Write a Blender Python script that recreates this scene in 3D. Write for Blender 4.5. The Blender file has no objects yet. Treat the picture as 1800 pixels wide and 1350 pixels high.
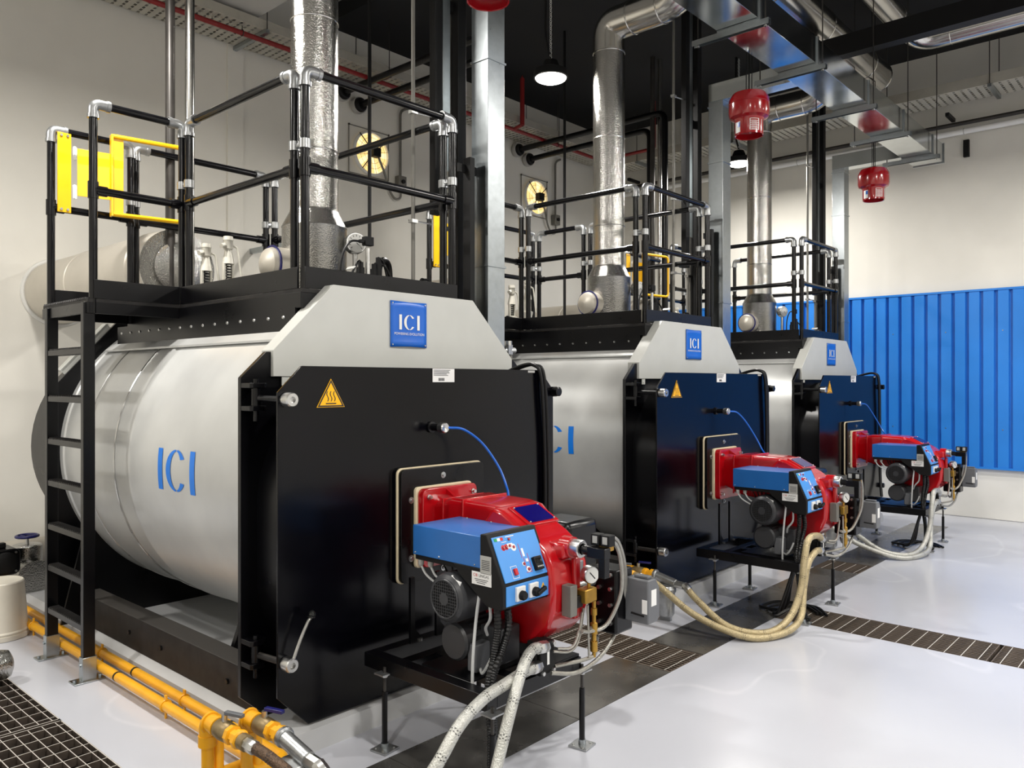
import bpy, bmesh, math, random
from mathutils import Vector, Matrix
random.seed(7)
scene = bpy.context.scene
COL = scene.collection
PI = math.pi
R = math.radians

# ---------------------------------------------------------------- camera, world, exposure
cam_d = bpy.data.cameras.new('camera'); cam = bpy.data.objects.new('camera', cam_d); COL.objects.link(cam)
cam.location = (0, 0, 1.6)
cam_d.sensor_width = 36.0; cam_d.lens = 36.0 * 1394 / 1800
cam_d.shift_y = -(3.0) / 1800
cam.rotation_euler = (R(90), 0, R(-48.02))
cam_d.clip_start = 0.05; cam_d.clip_end = 100
scene.camera = cam
world = bpy.data.worlds.new('world'); scene.world = world; world.use_nodes = True
world.node_tree.nodes['Background'].inputs[0].default_value = (0.8, 0.85, 0.9, 1)
world.node_tree.nodes['Background'].inputs[1].default_value = 0.25
vs = scene.view_settings
vs.view_transform = 'Standard'; vs.look = 'None'; vs.gamma = 1.0; vs.use_curve_mapping = False
vs.exposure = 0.0
LAMP_POWER = 92.0

# ---------------------------------------------------------------- materials
def lin(c):
    return tuple(((v / 255) / 12.92 if v / 255 <= .04045 else ((v / 255 + .055) / 1.055) ** 2.4) for v in c)
MATS = {}
def mat(name, rgb, rough=.5, metal=0., var=.06, vscale=6., bump=0., bscale=60., rvar=.0, coat=0., emit=0., rgb2=None, stretch=None, spec=.5):
    m = bpy.data.materials.new(name); m.use_nodes = True; MATS[name] = m
    nt = m.node_tree; N = nt.nodes; L = nt.links
    b = N['Principled BSDF']; c = lin(rgb)
    tc = N.new('ShaderNodeTexCoord'); mp = N.new('ShaderNodeMapping'); L.new(tc.outputs['Object'], mp.inputs['Vector'])
    if stretch: mp.inputs['Scale'].default_value = stretch
    no = N.new('ShaderNodeTexNoise'); no.inputs['Scale'].default_value = vscale; no.inputs['Detail'].default_value = 5
    L.new(mp.outputs['Vector'], no.inputs['Vector'])
    rp = N.new('ShaderNodeValToRGB')
    c2 = lin(rgb2) if rgb2 else tuple(max(0, v * (1 - var * 2)) for v in c)
    rp.color_ramp.elements[0].position = .3; rp.color_ramp.elements[1].position = .7
    rp.color_ramp.elements[0].color = (*c2, 1); rp.color_ramp.elements[1].color = (*[min(1, v * (1 + var)) for v in c], 1)
    L.new(no.outputs['Fac'], rp.inputs['Fac']); L.new(rp.outputs['Color'], b.inputs['Base Color'])
    b.inputs['Metallic'].default_value = metal; b.inputs['Roughness'].default_value = rough
    b.inputs['Specular IOR Level'].default_value = spec
    if rvar:
        mr = N.new('ShaderNodeMapRange'); mr.inputs['To Min'].default_value = max(.02, rough - rvar); mr.inputs['To Max'].default_value = min(1, rough + rvar)
        L.new(no.outputs['Fac'], mr.inputs['Value']); L.new(mr.outputs['Result'], b.inputs['Roughness'])
    if coat: b.inputs['Coat Weight'].default_value = coat; b.inputs['Coat Roughness'].default_value = .08
    if bump:
        n2 = N.new('ShaderNodeTexNoise'); n2.inputs['Scale'].default_value = bscale; n2.inputs['Detail'].default_value = 3
        L.new(mp.outputs['Vector'], n2.inputs['Vector'])
        bp = N.new('ShaderNodeBump'); bp.inputs['Strength'].default_value = bump; bp.inputs['Distance'].default_value = .01
        L.new(n2.outputs['Fac'], bp.inputs['Height']); L.new(bp.outputs['Normal'], b.inputs['Normal'])
    if emit:
        b.inputs['Emission Color'].default_value = (*c, 1); b.inputs['Emission Strength'].default_value = emit
    return m
mat('floor', (193, 195, 203), .22, var=.03, vscale=.7, rvar=.1, bump=.02, bscale=3)
mat('plinth', (196, 197, 198), .45, var=.05, vscale=2.5)
mat('wall', (226, 223, 214), .85, var=.035, vscale=1.3, bump=.05, bscale=25)
mat('wall_dado', (222, 221, 216), .7, var=.05, vscale=2)
mat('soffit', (176, 174, 170), .85, var=.04, vscale=1.5)
mat('black_ceiling', (14, 14, 15), .9, var=.1, vscale=2)
mat('blue_sheet', (38, 126, 216), .38, var=.05, vscale=1.5)
mat('black', (5, 5, 8), .3, var=.15, vscale=5, rvar=.08, spec=.32)
mat('door_black', (4, 4, 9), .2, var=.15, vscale=3, rvar=.04, spec=.28)
mat('black_tube', (5, 5, 8), .2, var=.2, vscale=14, rvar=.08, spec=.4)
mat('black_matte', (9, 9, 10), .55, var=.1, vscale=10, spec=.3)
mat('black_rust', (16, 15, 16), .55, var=.3, vscale=14, rgb2=(40, 38, 37), spec=.3)
mat('rubber', (9, 9, 10), .42, var=.1, spec=.35)
mat('shell_grey', (204, 205, 203), .36, metal=.4, var=.03, vscale=2.2, rvar=.08, rgb2=(190, 191, 190))
mat('hood_grey', (192, 193, 188), .45, var=.02)
mat('silver', (205, 205, 203), .3, metal=1., var=.06, vscale=20, rvar=.1)
mat('cast_silver', (172, 174, 175), .34, metal=.9, var=.08, vscale=30, bump=.06, bscale=120)
mat('stucco_silver', (182, 181, 177), .16, metal=1., var=.04, vscale=8, bump=.3, bscale=120)
mat('smooth_silver', (205, 203, 198), .2, metal=1., var=.05, vscale=3, rvar=.06)
mat('galvanized', (172, 178, 181), .3, metal=1., var=.03, vscale=32, rvar=.05)
mat('galv_duct', (200, 205, 206), .14, metal=1., var=.06, vscale=5, rvar=.06)
mat('steel_plate', (158, 155, 150), .27, metal=.85, var=.12, vscale=3, rvar=.1, rgb2=(118, 116, 112))
mat('grate_steel', (198, 193, 186), .4, metal=.5, var=.1, vscale=20)
mat('grate_dark', (118, 106, 95), .5, metal=.4, var=.2, vscale=20)
mat('pit', (46, 41, 37), .9, var=.3, vscale=4)
mat('yellow', (246, 188, 0), .35, var=.04)
mat('pipe_yellow', (234, 168, 28), .38, var=.06, vscale=8)
mat('brass', (176, 138, 62), .35, metal=.85, var=.1, vscale=20)
mat('valve_bronze', (140, 122, 88), .45, metal=.6, var=.12, vscale=25)
mat('red', (178, 4, 17), .22, var=.06, vscale=6, coat=.5)
mat('canister_red', (150, 8, 18), .18, var=.05, coat=.6)
mat('red_pipe', (132, 26, 26), .45, var=.08)
mat('burner_blue', (34, 100, 172), .3, var=.04)
mat('panel_blue', (66, 140, 214), .38, var=.02)
mat('navy_window', (14, 8, 92), .15, var=.05)
mat('sign_blue', (28, 100, 200), .3, var=.03)
mat('letter_blue', (0, 120, 226), .4, var=.03)
mat('hose_blue', (10, 96, 200), .3, var=.03)
mat('white_paint', (232, 232, 230), .45, var=.02)
mat('label_white', (228, 228, 226), .5, var=.03)
mat('label_grey', (168, 168, 164), .5, var=.03)
mat('ink', (30, 30, 34), .6, var=.02)
mat('ink_red', (190, 24, 28), .5, var=.02)
mat('ink_green', (20, 150, 84), .5, var=.02)
mat('warn_yellow', (250, 184, 0), .4, var=.02)
mat('cream', (222, 208, 176), .6, var=.05)
mat('grey_plastic', (96, 98, 102), .4, var=.03)
mat('motor_grey', (52, 53, 56), .38, var=.06)
mat('cable_grey', (196, 198, 198), .4, var=.03)
mat('braid', (190, 190, 184), .4, metal=.6, var=.05, vscale=90, bump=.5, bscale=160)
mat('braid_dark', (96, 76, 60), .45, metal=.5, var=.2, vscale=60, bump=.5, bscale=160)
mat('braid_gold', (190, 174, 136), .42, metal=.5, var=.08, vscale=90, bump=.5, bscale=160)
mat('line_steel', (166, 164, 156), .35, metal=.7, var=.06, vscale=60, bump=.3, bscale=200)
mat('tracer', (34, 34, 40), .5)
mat('bucket_white', (220, 214, 200), .45, var=.05, vscale=5)
mat('insulation', (204, 198, 186), .42, metal=.4, var=.05, vscale=2.5)
mat('tray', (188, 184, 172), .5, metal=.35, var=.05)
mat('conduit_grey', (126, 124, 118), .45, metal=.5, var=.06)
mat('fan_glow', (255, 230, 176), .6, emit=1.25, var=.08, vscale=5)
mat('lamp_lens', (255, 248, 236), .4, emit=30.)
mat('gauge_face', (226, 226, 222), .35, var=.02)
mat('glass_dark', (18, 20, 20), .08, var=.02)
mat('safety_cast', (206, 203, 192), .5, metal=.3, var=.06, vscale=20)
mat('blue_wheel', (20, 22, 92), .35)
mat('dark_pipe', (62, 59, 56), .4, metal=.4, var=.12, vscale=10)

# scuffed arcs on the floor paint
def scuff(m):
    nt = m.node_tree; N = nt.nodes; L = nt.links; b = N['Principled BSDF']
    tc = N.new('ShaderNodeTexCoord'); no = N.new('ShaderNodeTexNoise'); no.inputs['Scale'].default_value = .55; no.inputs['Detail'].default_value = 1.5; no.inputs['Distortion'].default_value = .6
    L.new(tc.outputs['Object'], no.inputs['Vector'])
    rp = N.new('ShaderNodeValToRGB'); e = rp.color_ramp.elements
    e[0].position = .492; e[0].color = (0, 0, 0, 1); e[1].position = .508; e[1].color = (0, 0, 0, 1); k = e.new(.5); k.color = (.45, .45, .45, 1)
    n2 = N.new('ShaderNodeTexNoise'); n2.inputs['Scale'].default_value = 9; L.new(tc.outputs['Object'], n2.inputs['Vector'])
    mu = N.new('ShaderNodeMath'); mu.operation = 'MULTIPLY'; L.new(rp.outputs['Color'], mu.inputs[0]); L.new(n2.outputs['Fac'], mu.inputs[1]); L.new(no.outputs['Fac'], rp.inputs['Fac'])
    mx = N.new('ShaderNodeMix'); mx.data_type = 'RGBA'; old = b.inputs['Base Color'].links[0].from_socket
    L.new(mu.outputs['Value'], mx.inputs['Factor']); L.new(old, mx.inputs[6]); mx.inputs[7].default_value = (.74, .75, .78, 1); L.new(mx.outputs[2], b.inputs['Base Color'])
scuff(MATS['floor'])
def worn_top(m, rgb):
    nt = m.node_tree; N = nt.nodes; L = nt.links; b = N['Principled BSDF']
    ge = N.new('ShaderNodeNewGeometry'); sx = N.new('ShaderNodeSeparateXYZ'); L.new(ge.outputs['True Normal'], sx.inputs[0])
    st = N.new('ShaderNodeMath'); st.operation = 'GREATER_THAN'; st.inputs[1].default_value = .8; L.new(sx.outputs['Z'], st.inputs[0])
    mx = N.new('ShaderNodeMix'); mx.data_type = 'RGBA'; L.new(st.outputs[0], mx.inputs['Factor']); L.new(b.inputs['Base Color'].links[0].from_socket, mx.inputs[6])
    mx.inputs[7].default_value = (*lin(rgb), 1); L.new(mx.outputs[2], b.inputs['Base Color'])
mat('grate_bar', (92, 82, 74), .5, metal=.3, var=.2, vscale=20)       # rusty bar, bright where feet have worn its top
worn_top(MATS['grate_bar'], (205, 200, 192))
worn_top(MATS['black_rust'], (80, 77, 74))                            # dust lying on upward faces
m = bpy.data.materials.new('fan_blade'); m.use_nodes = True; MATS['fan_blade'] = m
tr_n = m.node_tree.nodes.new('ShaderNodeBsdfTranslucent'); tr_n.inputs['Color'].default_value = (.95, .82, .6, 1)
nz_ = m.node_tree.nodes.new('ShaderNodeTexNoise'); nz_.inputs['Scale'].default_value = 8
mr_ = m.node_tree.nodes.new('ShaderNodeMixRGB'); mr_.inputs[1].default_value = (.98, .86, .62, 1); mr_.inputs[2].default_value = (.9, .74, .5, 1)
m.node_tree.links.new(nz_.outputs['Fac'], mr_.inputs[0]); m.node_tree.links.new(mr_.outputs[0], tr_n.inputs['Color'])
m.node_tree.links.new(tr_n.outputs['BSDF'], m.node_tree.nodes['Material Output'].inputs['Surface'])

# ---------------------------------------------------------------- mesh helpers
def frame_of(d):
    d = Vector(d).normalized()
    a = Vector((0, 0, 1)) if abs(d.z) < .95 else Vector((1, 0, 0))
    u = a.cross(d).normalized(); v = d.cross(u).normalized()
    return d, u, v
def catmull(pts, k=6):
    P = [Vector(p) for p in pts]
    if len(P) < 3: return P
    Q = [P[0] * 2 - P[1]] + P + [P[-1] * 2 - P[-2]]; out = []
    for i in range(1, len(Q) - 2):
        a, b, c, d = Q[i - 1:i + 3]
        for j in range(k):
            t = j / k
            out.append(.5 * ((2 * b) + (c - a) * t + (2 * a - 5 * b + 4 * c - d) * t * t + (3 * b - a - 3 * c + d) * t ** 3))
    out.append(P[-1]); return out
def bend(pts, rad, k=6):
    """polyline with filleted corners"""
    P = [Vector(p) for p in pts]; out = [P[0]]
    for i in range(1, len(P) - 1):
        a = (P[i - 1] - P[i]); b = (P[i + 1] - P[i]); r = min(rad, a.length * .49, b.length * .49)
        s = P[i] + a.normalized() * r; e = P[i] + b.normalized() * r
        for j in range(k + 1):
            t = j / k; out.append(s * (1 - t) ** 2 + P[i] * 2 * t * (1 - t) + e * t * t)
    out.append(P[-1]); return out
class MB:
    def __init__(s): s.v = []; s.f = []
    def add(s, vs_, fs):
        o = len(s.v); s.v += [tuple(p) for p in vs_]; s.f += [tuple(i + o for i in f) for f in fs]; return s
    def box(s, x0, x1, y0, y1, z0, z1):
        return s.add([(x0, y0, z0), (x1, y0, z0), (x1, y1, z0), (x0, y1, z0), (x0, y0, z1), (x1, y0, z1), (x1, y1, z1), (x0, y1, z1)],
                     [(3, 2, 1, 0), (4, 5, 6, 7), (0, 1, 5, 4), (1, 2, 6, 5), (2, 3, 7, 6), (3, 0, 4, 7)])
    def obox(s, c, size, M=None):
        M = M or Matrix.Identity(3); c = Vector(c); a, b, d = [v / 2 for v in size]
        q = [c + M @ Vector(p) for p in ((-a, -b, -d), (a, -b, -d), (a, b, -d), (-a, b, -d), (-a, -b, d), (a, -b, d), (a, b, d), (-a, b, d))]
        return s.add(q, [(3, 2, 1, 0), (4, 5, 6, 7), (0, 1, 5, 4), (1, 2, 6, 5), (2, 3, 7, 6), (3, 0, 4, 7)])
    def loft(s, rings, cap=True):
        n = len(rings[0]); vs_ = [p for r in rings for p in r]; fs = []
        for i in range(len(rings) - 1):
            for j in range(n):
                k = (j + 1) % n; fs.append((i * n + j, i * n + k, (i + 1) * n + k, (i + 1) * n + j))
        if cap: fs.append(tuple(reversed(range(n)))); fs.append(tuple((len(rings) - 1) * n + j for j in range(n)))
        return s.add(vs_, fs)
    def lathe(s, prof, c, d, n=24, cap=True):
        """prof: (radius, height along d)"""
        d, u, v = frame_of(d); c = Vector(c)
        return s.loft([[c + d * h + (u * math.cos(2 * PI * j / n) + v * math.sin(2 * PI * j / n)) * max(r, 1e-4) for j in range(n)] for r, h in prof], cap)
    def cyl(s, p0, p1, r0, r1=None, n=16, cap=True):
        p0 = Vector(p0); d = Vector(p1) - p0
        return s.lathe([(r0, 0), (r0 if r1 is None else r1, d.length)], p0, d, n, cap)
    def tube(s, pts, r, n=10, cap=True):
        P = [Vector(p) for p in pts]; rings = []; u = None
        for i, p in enumerate(P):
            t = (P[min(i + 1, len(P) - 1)] - P[max(i - 1, 0)]).normalized()
            if u is None: _, u, v = frame_of(t)
            else:
                u = (u - t * u.dot(t)).normalized(); v = t.cross(u)
            rr = r[i] if isinstance(r, (list, tuple)) else r
            rings.append([p + (u * math.cos(2 * PI * j / n) + v * math.sin(2 * PI * j / n)) * rr for j in range(n)])
        return s.loft(rings, cap)
    def hose(s, pts, r, n=10, k=7): return s.tube(catmull(pts, k), r, n)
    def prism(s, pts, ax, a0, a1):
        f = {'x': lambda p, a: (a, p[0], p[1]), 'y': lambda p, a: (p[0], a, p[1]), 'z': lambda p, a: (p[0], p[1], a)}[ax]
        return s.loft([[f(p, a0) for p in pts], [f(p, a1) for p in pts]])
    def sphere(s, c, r, n=14, m=8, sz=1.):
        return s.lathe([(r * math.sin(PI * i / m), -r * sz * math.cos(PI * i / m)) for i in range(m + 1)], c, (0, 0, 1), n)
    def torus(s, c, d, R0, r, n=28, k=8):
        d, u, v = frame_of(d); c = Vector(c)
        vs_ = []; fs = []
        for i in range(n):
            a = 2 * PI * i / n; e = u * math.cos(a) + v * math.sin(a)
            for j in range(k):
                b = 2 * PI * j / k; vs_.append(c + e * (R0 + r * math.cos(b)) + d * r * math.sin(b))
        for i in range(n):
            for j in range(k):
                fs.append((i * k + j, ((i + 1) % n) * k + j, ((i + 1) % n) * k + (j + 1) % k, i * k + (j + 1) % k))
        return s.add(vs_, fs)
    def build(s, name, m, parent=None, bev=0., smooth=True, sharp=32):
        me = bpy.data.meshes.new(name); off = base_of(parent)
        me.from_pydata([(p[0] - off[0], p[1] - off[1], p[2] - off[2]) for p in s.v], [], s.f); me.update()
        bm = bmesh.new(); bm.from_mesh(me); bmesh.ops.recalc_face_normals(bm, faces=bm.faces); bm.to_mesh(me); bm.free()
        if smooth:
            me.shade_smooth(); me.set_sharp_from_angle(angle=R(sharp))
        me.materials.append(MATS[m])
        o = bpy.data.objects.new(name, me); COL.objects.link(o)
        if parent: o.parent = parent
        if bev:
            b = o.modifiers.new('bevel', 'BEVEL'); b.width = bev; b.segments = 2; b.limit_method = 'ANGLE'; b.angle_limit = R(35)
        return o
def base_of(o):
    v = Vector((0, 0, 0))
    while o is not None: v += o.location; o = o.parent
    return v
def tag(o, label=None, cat=None, group=None, kind=None):
    for k, v in (('label', label), ('category', cat), ('group', group), ('kind', kind)):
        if v: o[k] = v
    return o
def thing(name, loc, label, cat, group=None):
    o = bpy.data.objects.new(name, None); COL.objects.link(o); o.location = loc; o.empty_display_size = .1
    return tag(o, label, cat, group)
def struct(mb, name, m, **k):
    o = mb.build(name, m, **k); o['kind'] = 'structure'; return o
def copy_tree(o, parent=None):
    c = o.copy(); COL.objects.link(c)
    if parent is not None: c.parent = parent
    for ch in list(o.children): copy_tree(ch, c)
    return c
TRIPLE = []                       # things that stand once at each boiler: (root, label with {} for the boiler)
def triple(root, label, cat, group): TRIPLE.append((root, label)); tag(root, None, cat, group); return root
def inst(src, name, parent, loc=(0, 0, 0), rot=(0, 0, 0)):
    o = bpy.data.objects.new(name, src.data); COL.objects.link(o); o.parent = parent; o.location = loc; o.rotation_euler = rot
    for md in src.modifiers:
        n = o.modifiers.new(md.name, md.type)
        if md.type == 'BEVEL': n.width = md.width; n.segments = md.segments; n.limit_method = md.limit_method; n.angle_limit = md.angle_limit
    return o
def text_geo(txt, size, align='CENTER'):
    cu = bpy.data.curves.new('t', 'FONT'); cu.body = txt; cu.size = size; cu.align_x = align; cu.align_y = 'CENTER'
    o = bpy.data.objects.new('t', cu); COL.objects.link(o)
    dg = bpy.context.evaluated_depsgraph_get(); me = o.evaluated_get(dg).to_mesh()
    V = [tuple(v.co) for v in me.vertices]; F = [tuple(p.vertices) for p in me.polygons]
    o.evaluated_get(dg).to_mesh_clear(); bpy.data.objects.remove(o); bpy.data.curves.remove(cu)
    return V, F
def put_text(mb, txt, size, o, u, v, align='CENTER', wide=1.0):
    """lay text on a plane: origin o, u = reading direction, v = up"""
    V, F = text_geo(txt, size, align); o = Vector(o); u = Vector(u); v = Vector(v)
    mb.add([o + u * (p[0] * wide) + v * p[1] for p in V], F); return mb
def ici_polys(n=14):
    """the three-letter stencil logo, unit height, width 1.8, centred: list of quad strips [(outer),(inner)]"""
    st = []
    for x in (-.92, .69): st.append([((x, -.5 + i / n), (x + .23, -.5 + i / n)) for i in range(n + 1)])
    for a0, a1 in ((93, 267), (85, 36), (-36, -85)):
        st.append([((.5 * math.cos(R(a0 + (a1 - a0) * i / n)), .5 * math.sin(R(a0 + (a1 - a0) * i / n))),
                    (.27 * math.cos(R(a0 + (a1 - a0) * i / n)), .455 * math.sin(R(a0 + (a1 - a0) * i / n)))) for i in range(n + 1)])
    return st
def put_ici(mb, fn):
    for st in ici_polys():
        n = len(st); mb.add([fn(*p) for s in st for p in s], [(2 * i, 2 * i + 1, 2 * i + 3, 2 * i + 2) for i in range(n - 1)])
    return mb
def rrect(x0, x1, z0, z1, r, k=4):
    out = []
    for cx, cz, a in ((x1 - r, z1 - r, 0), (x0 + r, z1 - r, 90), (x0 + r, z0 + r, 180), (x1 - r, z0 + r, 270)):
        for i in range(k + 1): out.append((cx + r * math.cos(R(a + 90 * i / k)), cz + r * math.sin(R(a + 90 * i / k))))
    return out
# ---------------------------------------------------------------- the room
X0, X1, Y0, Y1, ZC = -3.2, 10.65, -6.0, 7.5, 5.6
# floor with openings for the drains: the slab is built of rectangles round the channels
CH = [(0.62, 1.365, -1.5, 5.35), (3.84, 4.21, 2.652, 6.6), (6.86, 7.22, 2.652, 6.6), (5.2, 5.59, -2.0, 2.277), (1.5, 9.75, 2.277, 2.652)]
xs = sorted({X0, X1, *[c[0] for c in CH], *[c[1] for c in CH]}); ys = sorted({Y0, Y1, *[c[2] for c in CH], *[c[3] for c in CH]})
fl = MB(); pit = MB(); DEP = .22
idx = {}
def inch(x, y): return any(c[0] < x < c[1] and c[2] < y < c[3] for c in CH)
def cell(i, j): return 0 <= i < len(xs) - 1 and 0 <= j < len(ys) - 1 and inch((xs[i] + xs[i + 1]) / 2, (ys[j] + ys[j + 1]) / 2)
for i in range(len(xs) - 1):
    for j in range(len(ys) - 1):
        a, b, c, d = xs[i], xs[i + 1], ys[j], ys[j + 1]
        if not cell(i, j): fl.add([(a, c, 0), (b, c, 0), (b, d, 0), (a, d, 0)], [(0, 1, 2, 3)])
        else:
            pit.add([(a, c, -DEP), (b, c, -DEP), (b, d, -DEP), (a, d, -DEP)], [(0, 1, 2, 3)])
            for di, dj, e in ((-1, 0, [(a, c), (a, d)]), (1, 0, [(b, c), (b, d)]), (0, -1, [(a, c), (b, c)]), (0, 1, [(a, d), (b, d)])):
                if not cell(i + di, j + dj):
                    (p, q), (r_, s_) = e; pit.add([(p, q, 0), (r_, s_, 0), (r_, s_, -DEP), (p, q, -DEP)], [(0, 1, 2, 3)])
floor = struct(fl, 'floor', 'floor', smooth=False)
bm = bmesh.new(); bm.from_mesh(floor.data)
for f in bm.faces:
    if f.normal.z < 0: f.normal_flip()
bm.to_mesh(floor.data); bm.free()
pit.build('drain_pit', 'pit', floor, smooth=False)
struct(MB().box(X0, X1 + .2, Y1, Y1 + .2, -.3, ZC + .4), 'wall_back', 'wall', smooth=False)
struct(MB().box(X1, X1 + .2, Y0, Y1, -.3, ZC + .4), 'wall_right', 'wall', smooth=False)
struct(MB().box(X0 - .2, X0, Y0, Y1, -.3, ZC + .4), 'wall_left', 'wall', smooth=False)
struct(MB().box(X0, X1, Y0 - .2, Y0, -.3, ZC + .4), 'wall_front', 'wall', smooth=False)
struct(MB().box(5.2, X1, Y0, Y1, ZC, ZC + .3), 'ceiling', 'black_ceiling', smooth=False)
struct(MB().box(X0, 5.2, Y0, Y1, 5.78, 6.0), 'ceiling_slab', 'soffit', smooth=False)
struct(MB().box(X0, 4.05, 6.3, Y1, 5.12, 5.78), 'ceiling_bulkhead', 'soffit', smooth=False)
struct(MB().box(4.03, 4.2, Y1 - .02, Y1, 0, 5.2), 'trim_1', 'wall', smooth=False)
struct(MB().box(X1 - .035, X1, Y0, Y1, 0, .6), 'wall_right_dado', 'wall_dado', bev=.01)
struct(MB().box(X0, X1, Y1 - .012, Y1, 0, .1), 'baseboard_back', 'soffit', bev=.003)

# blue corrugated cladding on the right wall: each sheet an object
clad = thing('corrugated_cladding', (X1 - .04, 3.0, .6), 'bright blue ribbed metal cladding along the white right wall', 'cladding')
pitch = .1485; prof = []
def sheet(y0, nrib):
    pr = []
    for i in range(nrib):
        a = y0 + i * pitch
        pr += [(a, .04), (a + .108, .04), (a + .112, 0), (a + .142, 0)]
    pr.append((y0 + nrib * pitch, .04))
    mb = MB(); n = len(pr)
    mb.add([(X1 - .036 - d, y, .6) for y, d in pr] + [(X1 - .036 - d, y, 2.68) for y, d in pr], [(i, i + 1, n + i + 1, n + i) for i in range(n - 1)])
    return mb
for k in range(12):
    sheet(-2.31 + k * pitch * 5 + .001, 5).build('sheet', 'blue_sheet', clad, smooth=False)
for z in (.6, 2.68): MB().box(X1 - .085, X1 - .035, -2.31, 6.6, z - .012, z + .012).build('edge_trim', 'blue_sheet', clad)
src = None
for k in range(15):
    for z in (1.05, 2.2):
        if src is None: src = MB().lathe([(.008, 0), (.006, .005)], (X1 - .0755, -2.25, z), (-1, 0, 0), 8).build('screw', 'silver', clad); base = (-2.2, z)
        else: inst(src, 'screw', clad, (0, k * pitch * 4, z - base[1]))

# ---------------------------------------------------------------- drains: plates and gratings
def grate(name, label, x0, x1, y0, y1, nx, ny, barx, bary, mx, my, depth, group=None):
    """bars running along y (nx of them) and cross bars along x (ny)"""
    t = thing(name, ((x0 + x1) / 2, (y0 + y1) / 2, 0), label, 'grate', group)
    z1 = -.002
    s = None
    for i in range(nx):
        x = x0 + (x1 - x0) * (i + .5) / nx
        if s is None: s = MB().box(x - barx / 2, x + barx / 2, y0 + .002, y1 - .002, z1 - depth, z1 - .0008).build('bearing_bar', mx, t, smooth=False); xx = x
        else: inst(s, 'bearing_bar', t, (x - xx, 0, 0))
    s = None
    for i in range(ny):
        y = y0 + (y1 - y0) * (i + .5) / ny
        if s is None: s = MB().box(x0 + .002, x1 - .002, y - bary / 2, y + bary / 2, z1 - depth * .8, z1).build('cross_bar', my, t, smooth=False); yy = y
        else: inst(s, 'cross_bar', t, (0, y - yy, 0))
    f = MB()
    for a, b, c, d in ((x0, x0 + .006, y0, y1), (x1 - .006, x1, y0, y1), (x0, x1, y0, y0 + .006), (x0, x1, y1 - .006, y1)): f.box(a + .0005, b - .0005, c + .0005, d - .0005, z1 - depth, 0)
    f.build('frame', mx, t, smooth=False)
    return t
grate('floor_grate', 'square-mesh floor grate beside the ladder and yellow pipes, ladder end', .62, 1.365, 4.12, 5.35, 13, 12, .004, .004, 'grate_bar', 'grate_bar', .045, 'wide square-mesh grates')
grate('floor_grate', 'square-mesh floor grate butted against the grate at the ladder end', .62, 1.365, 2.4, 4.1, 13, 17, .004, .004, 'grate_bar', 'grate_bar', .045, 'wide square-mesh grates')
for k, (x0, x1, y0, y1, lb) in enumerate(((3.84, 4.21, 2.28, 3.9, 'narrow brown drain grate running back between the lever-handle boiler and the middle boiler'),
                         (3.84, 4.21, 3.91, 5.6, 'narrow brown drain grate further back in the gap behind the first boiler door'),
                         (6.86, 7.22, 2.28, 3.9, 'narrow brown drain grate running back between the middle boiler and the blue-wall boiler'),
                         (5.2, 5.59, 1.02, 2.27, 'brown drain grate in the open floor starting at the middle burner stand'),
                         (5.2, 5.59, -.25, 1.0, 'brown drain grate in the open floor, second length away from the burner stand'),
                         (5.2, 5.59, -1.5, -.27, 'brown drain grate in the open floor, last length away from the burners'))):
    grate('drain_grate', lb, x0, x1, y0, y1, 13, max(8, round((y1 - y0) / .0915)), .008, .005, 'grate_dark', 'grate_bar', .03, 'long drain grates')
XS = [1.5, 2.162, 3.01, 3.835, 4.215, 5.06, 5.9, 6.855, 7.225, 8.1, 9.0, 9.75]
names = ['edge of the strip by the yellow gas valves', 'under the first burner hoses', 'under the first burner gas valve', '', 'under the looping gold hoses of the middle burner',
         'under the middle burner stand', 'between the middle burner stand and the drain grate', '', 'just past the second drain grate', 'under the burner by the blue wall', 'ending near the blue wall']
for i in range(len(XS) - 1):
    if names[i]:
        o = MB().box(XS[i] + .002, XS[i + 1] - .002, 2.279, 2.650, -.012, .001).build('drain_cover_plate', 'steel_plate')
        tag(o, 'dark steel drain cover plate ' + names[i], 'plate', 'steel plates over the drain')

# ---------------------------------------------------------------- lamps (each carries its own light)
def lamp(x, y, z, label):
    t = thing('high_bay_lamp', (x, y, z), label, 'lamp', 'high bay lamps')
    MB().lathe([(.02, .16), (.06, .15), (.085, .09), (.15, .06), (.155, .0), (.14, -.004), (.14, .012), (.0, .014)], (x, y, z), (0, 0, 1), 32, cap=False).build('housing', 'black_matte', t)
    MB().lathe([(.138, .004), (.13, -.012), (.10, -.026), (.05, -.034), (.0, -.036)], (x, y, z - .002), (0, 0, 1), 32, cap=False).build('lens', 'lamp_lens', t)
    ch = MB()
    k = 0; zz = z + .16
    while zz < ZC - .02:
        a = (1, 0, 0) if k % 2 else (0, 1, 0); ch.torus((x, y, zz), a, .011, .003, 8, 4); zz += .02; k += 1
    ch.build('chain', 'silver', t)
    MB().hose([(x + .015, y, z + .15), (x - .03, y + .03, z + .35), (x - .035, y + .03, z + .7), (x - .03, y + .02, ZC)], .012, 8).build('cable', 'black_matte', t)
    ld = bpy.data.lights.new('lamp_light', 'AREA'); ld.shape = 'DISK'; ld.size = .27; ld.energy = LAMP_POWER; ld.color = (1, .965, .91)
    lo = bpy.data.objects.new('lamp_light', ld); COL.objects.link(lo); lo.parent = t; lo.location = (0, 0, -.042)
lamp(5.46, 4.45, 4.3, 'glowing round high-bay lamp hung between the first and middle flues')
lamp(9.14, 4.46, 4.3, 'glowing round high-bay lamp hung beside the flue of the boiler by the blue wall')
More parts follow.
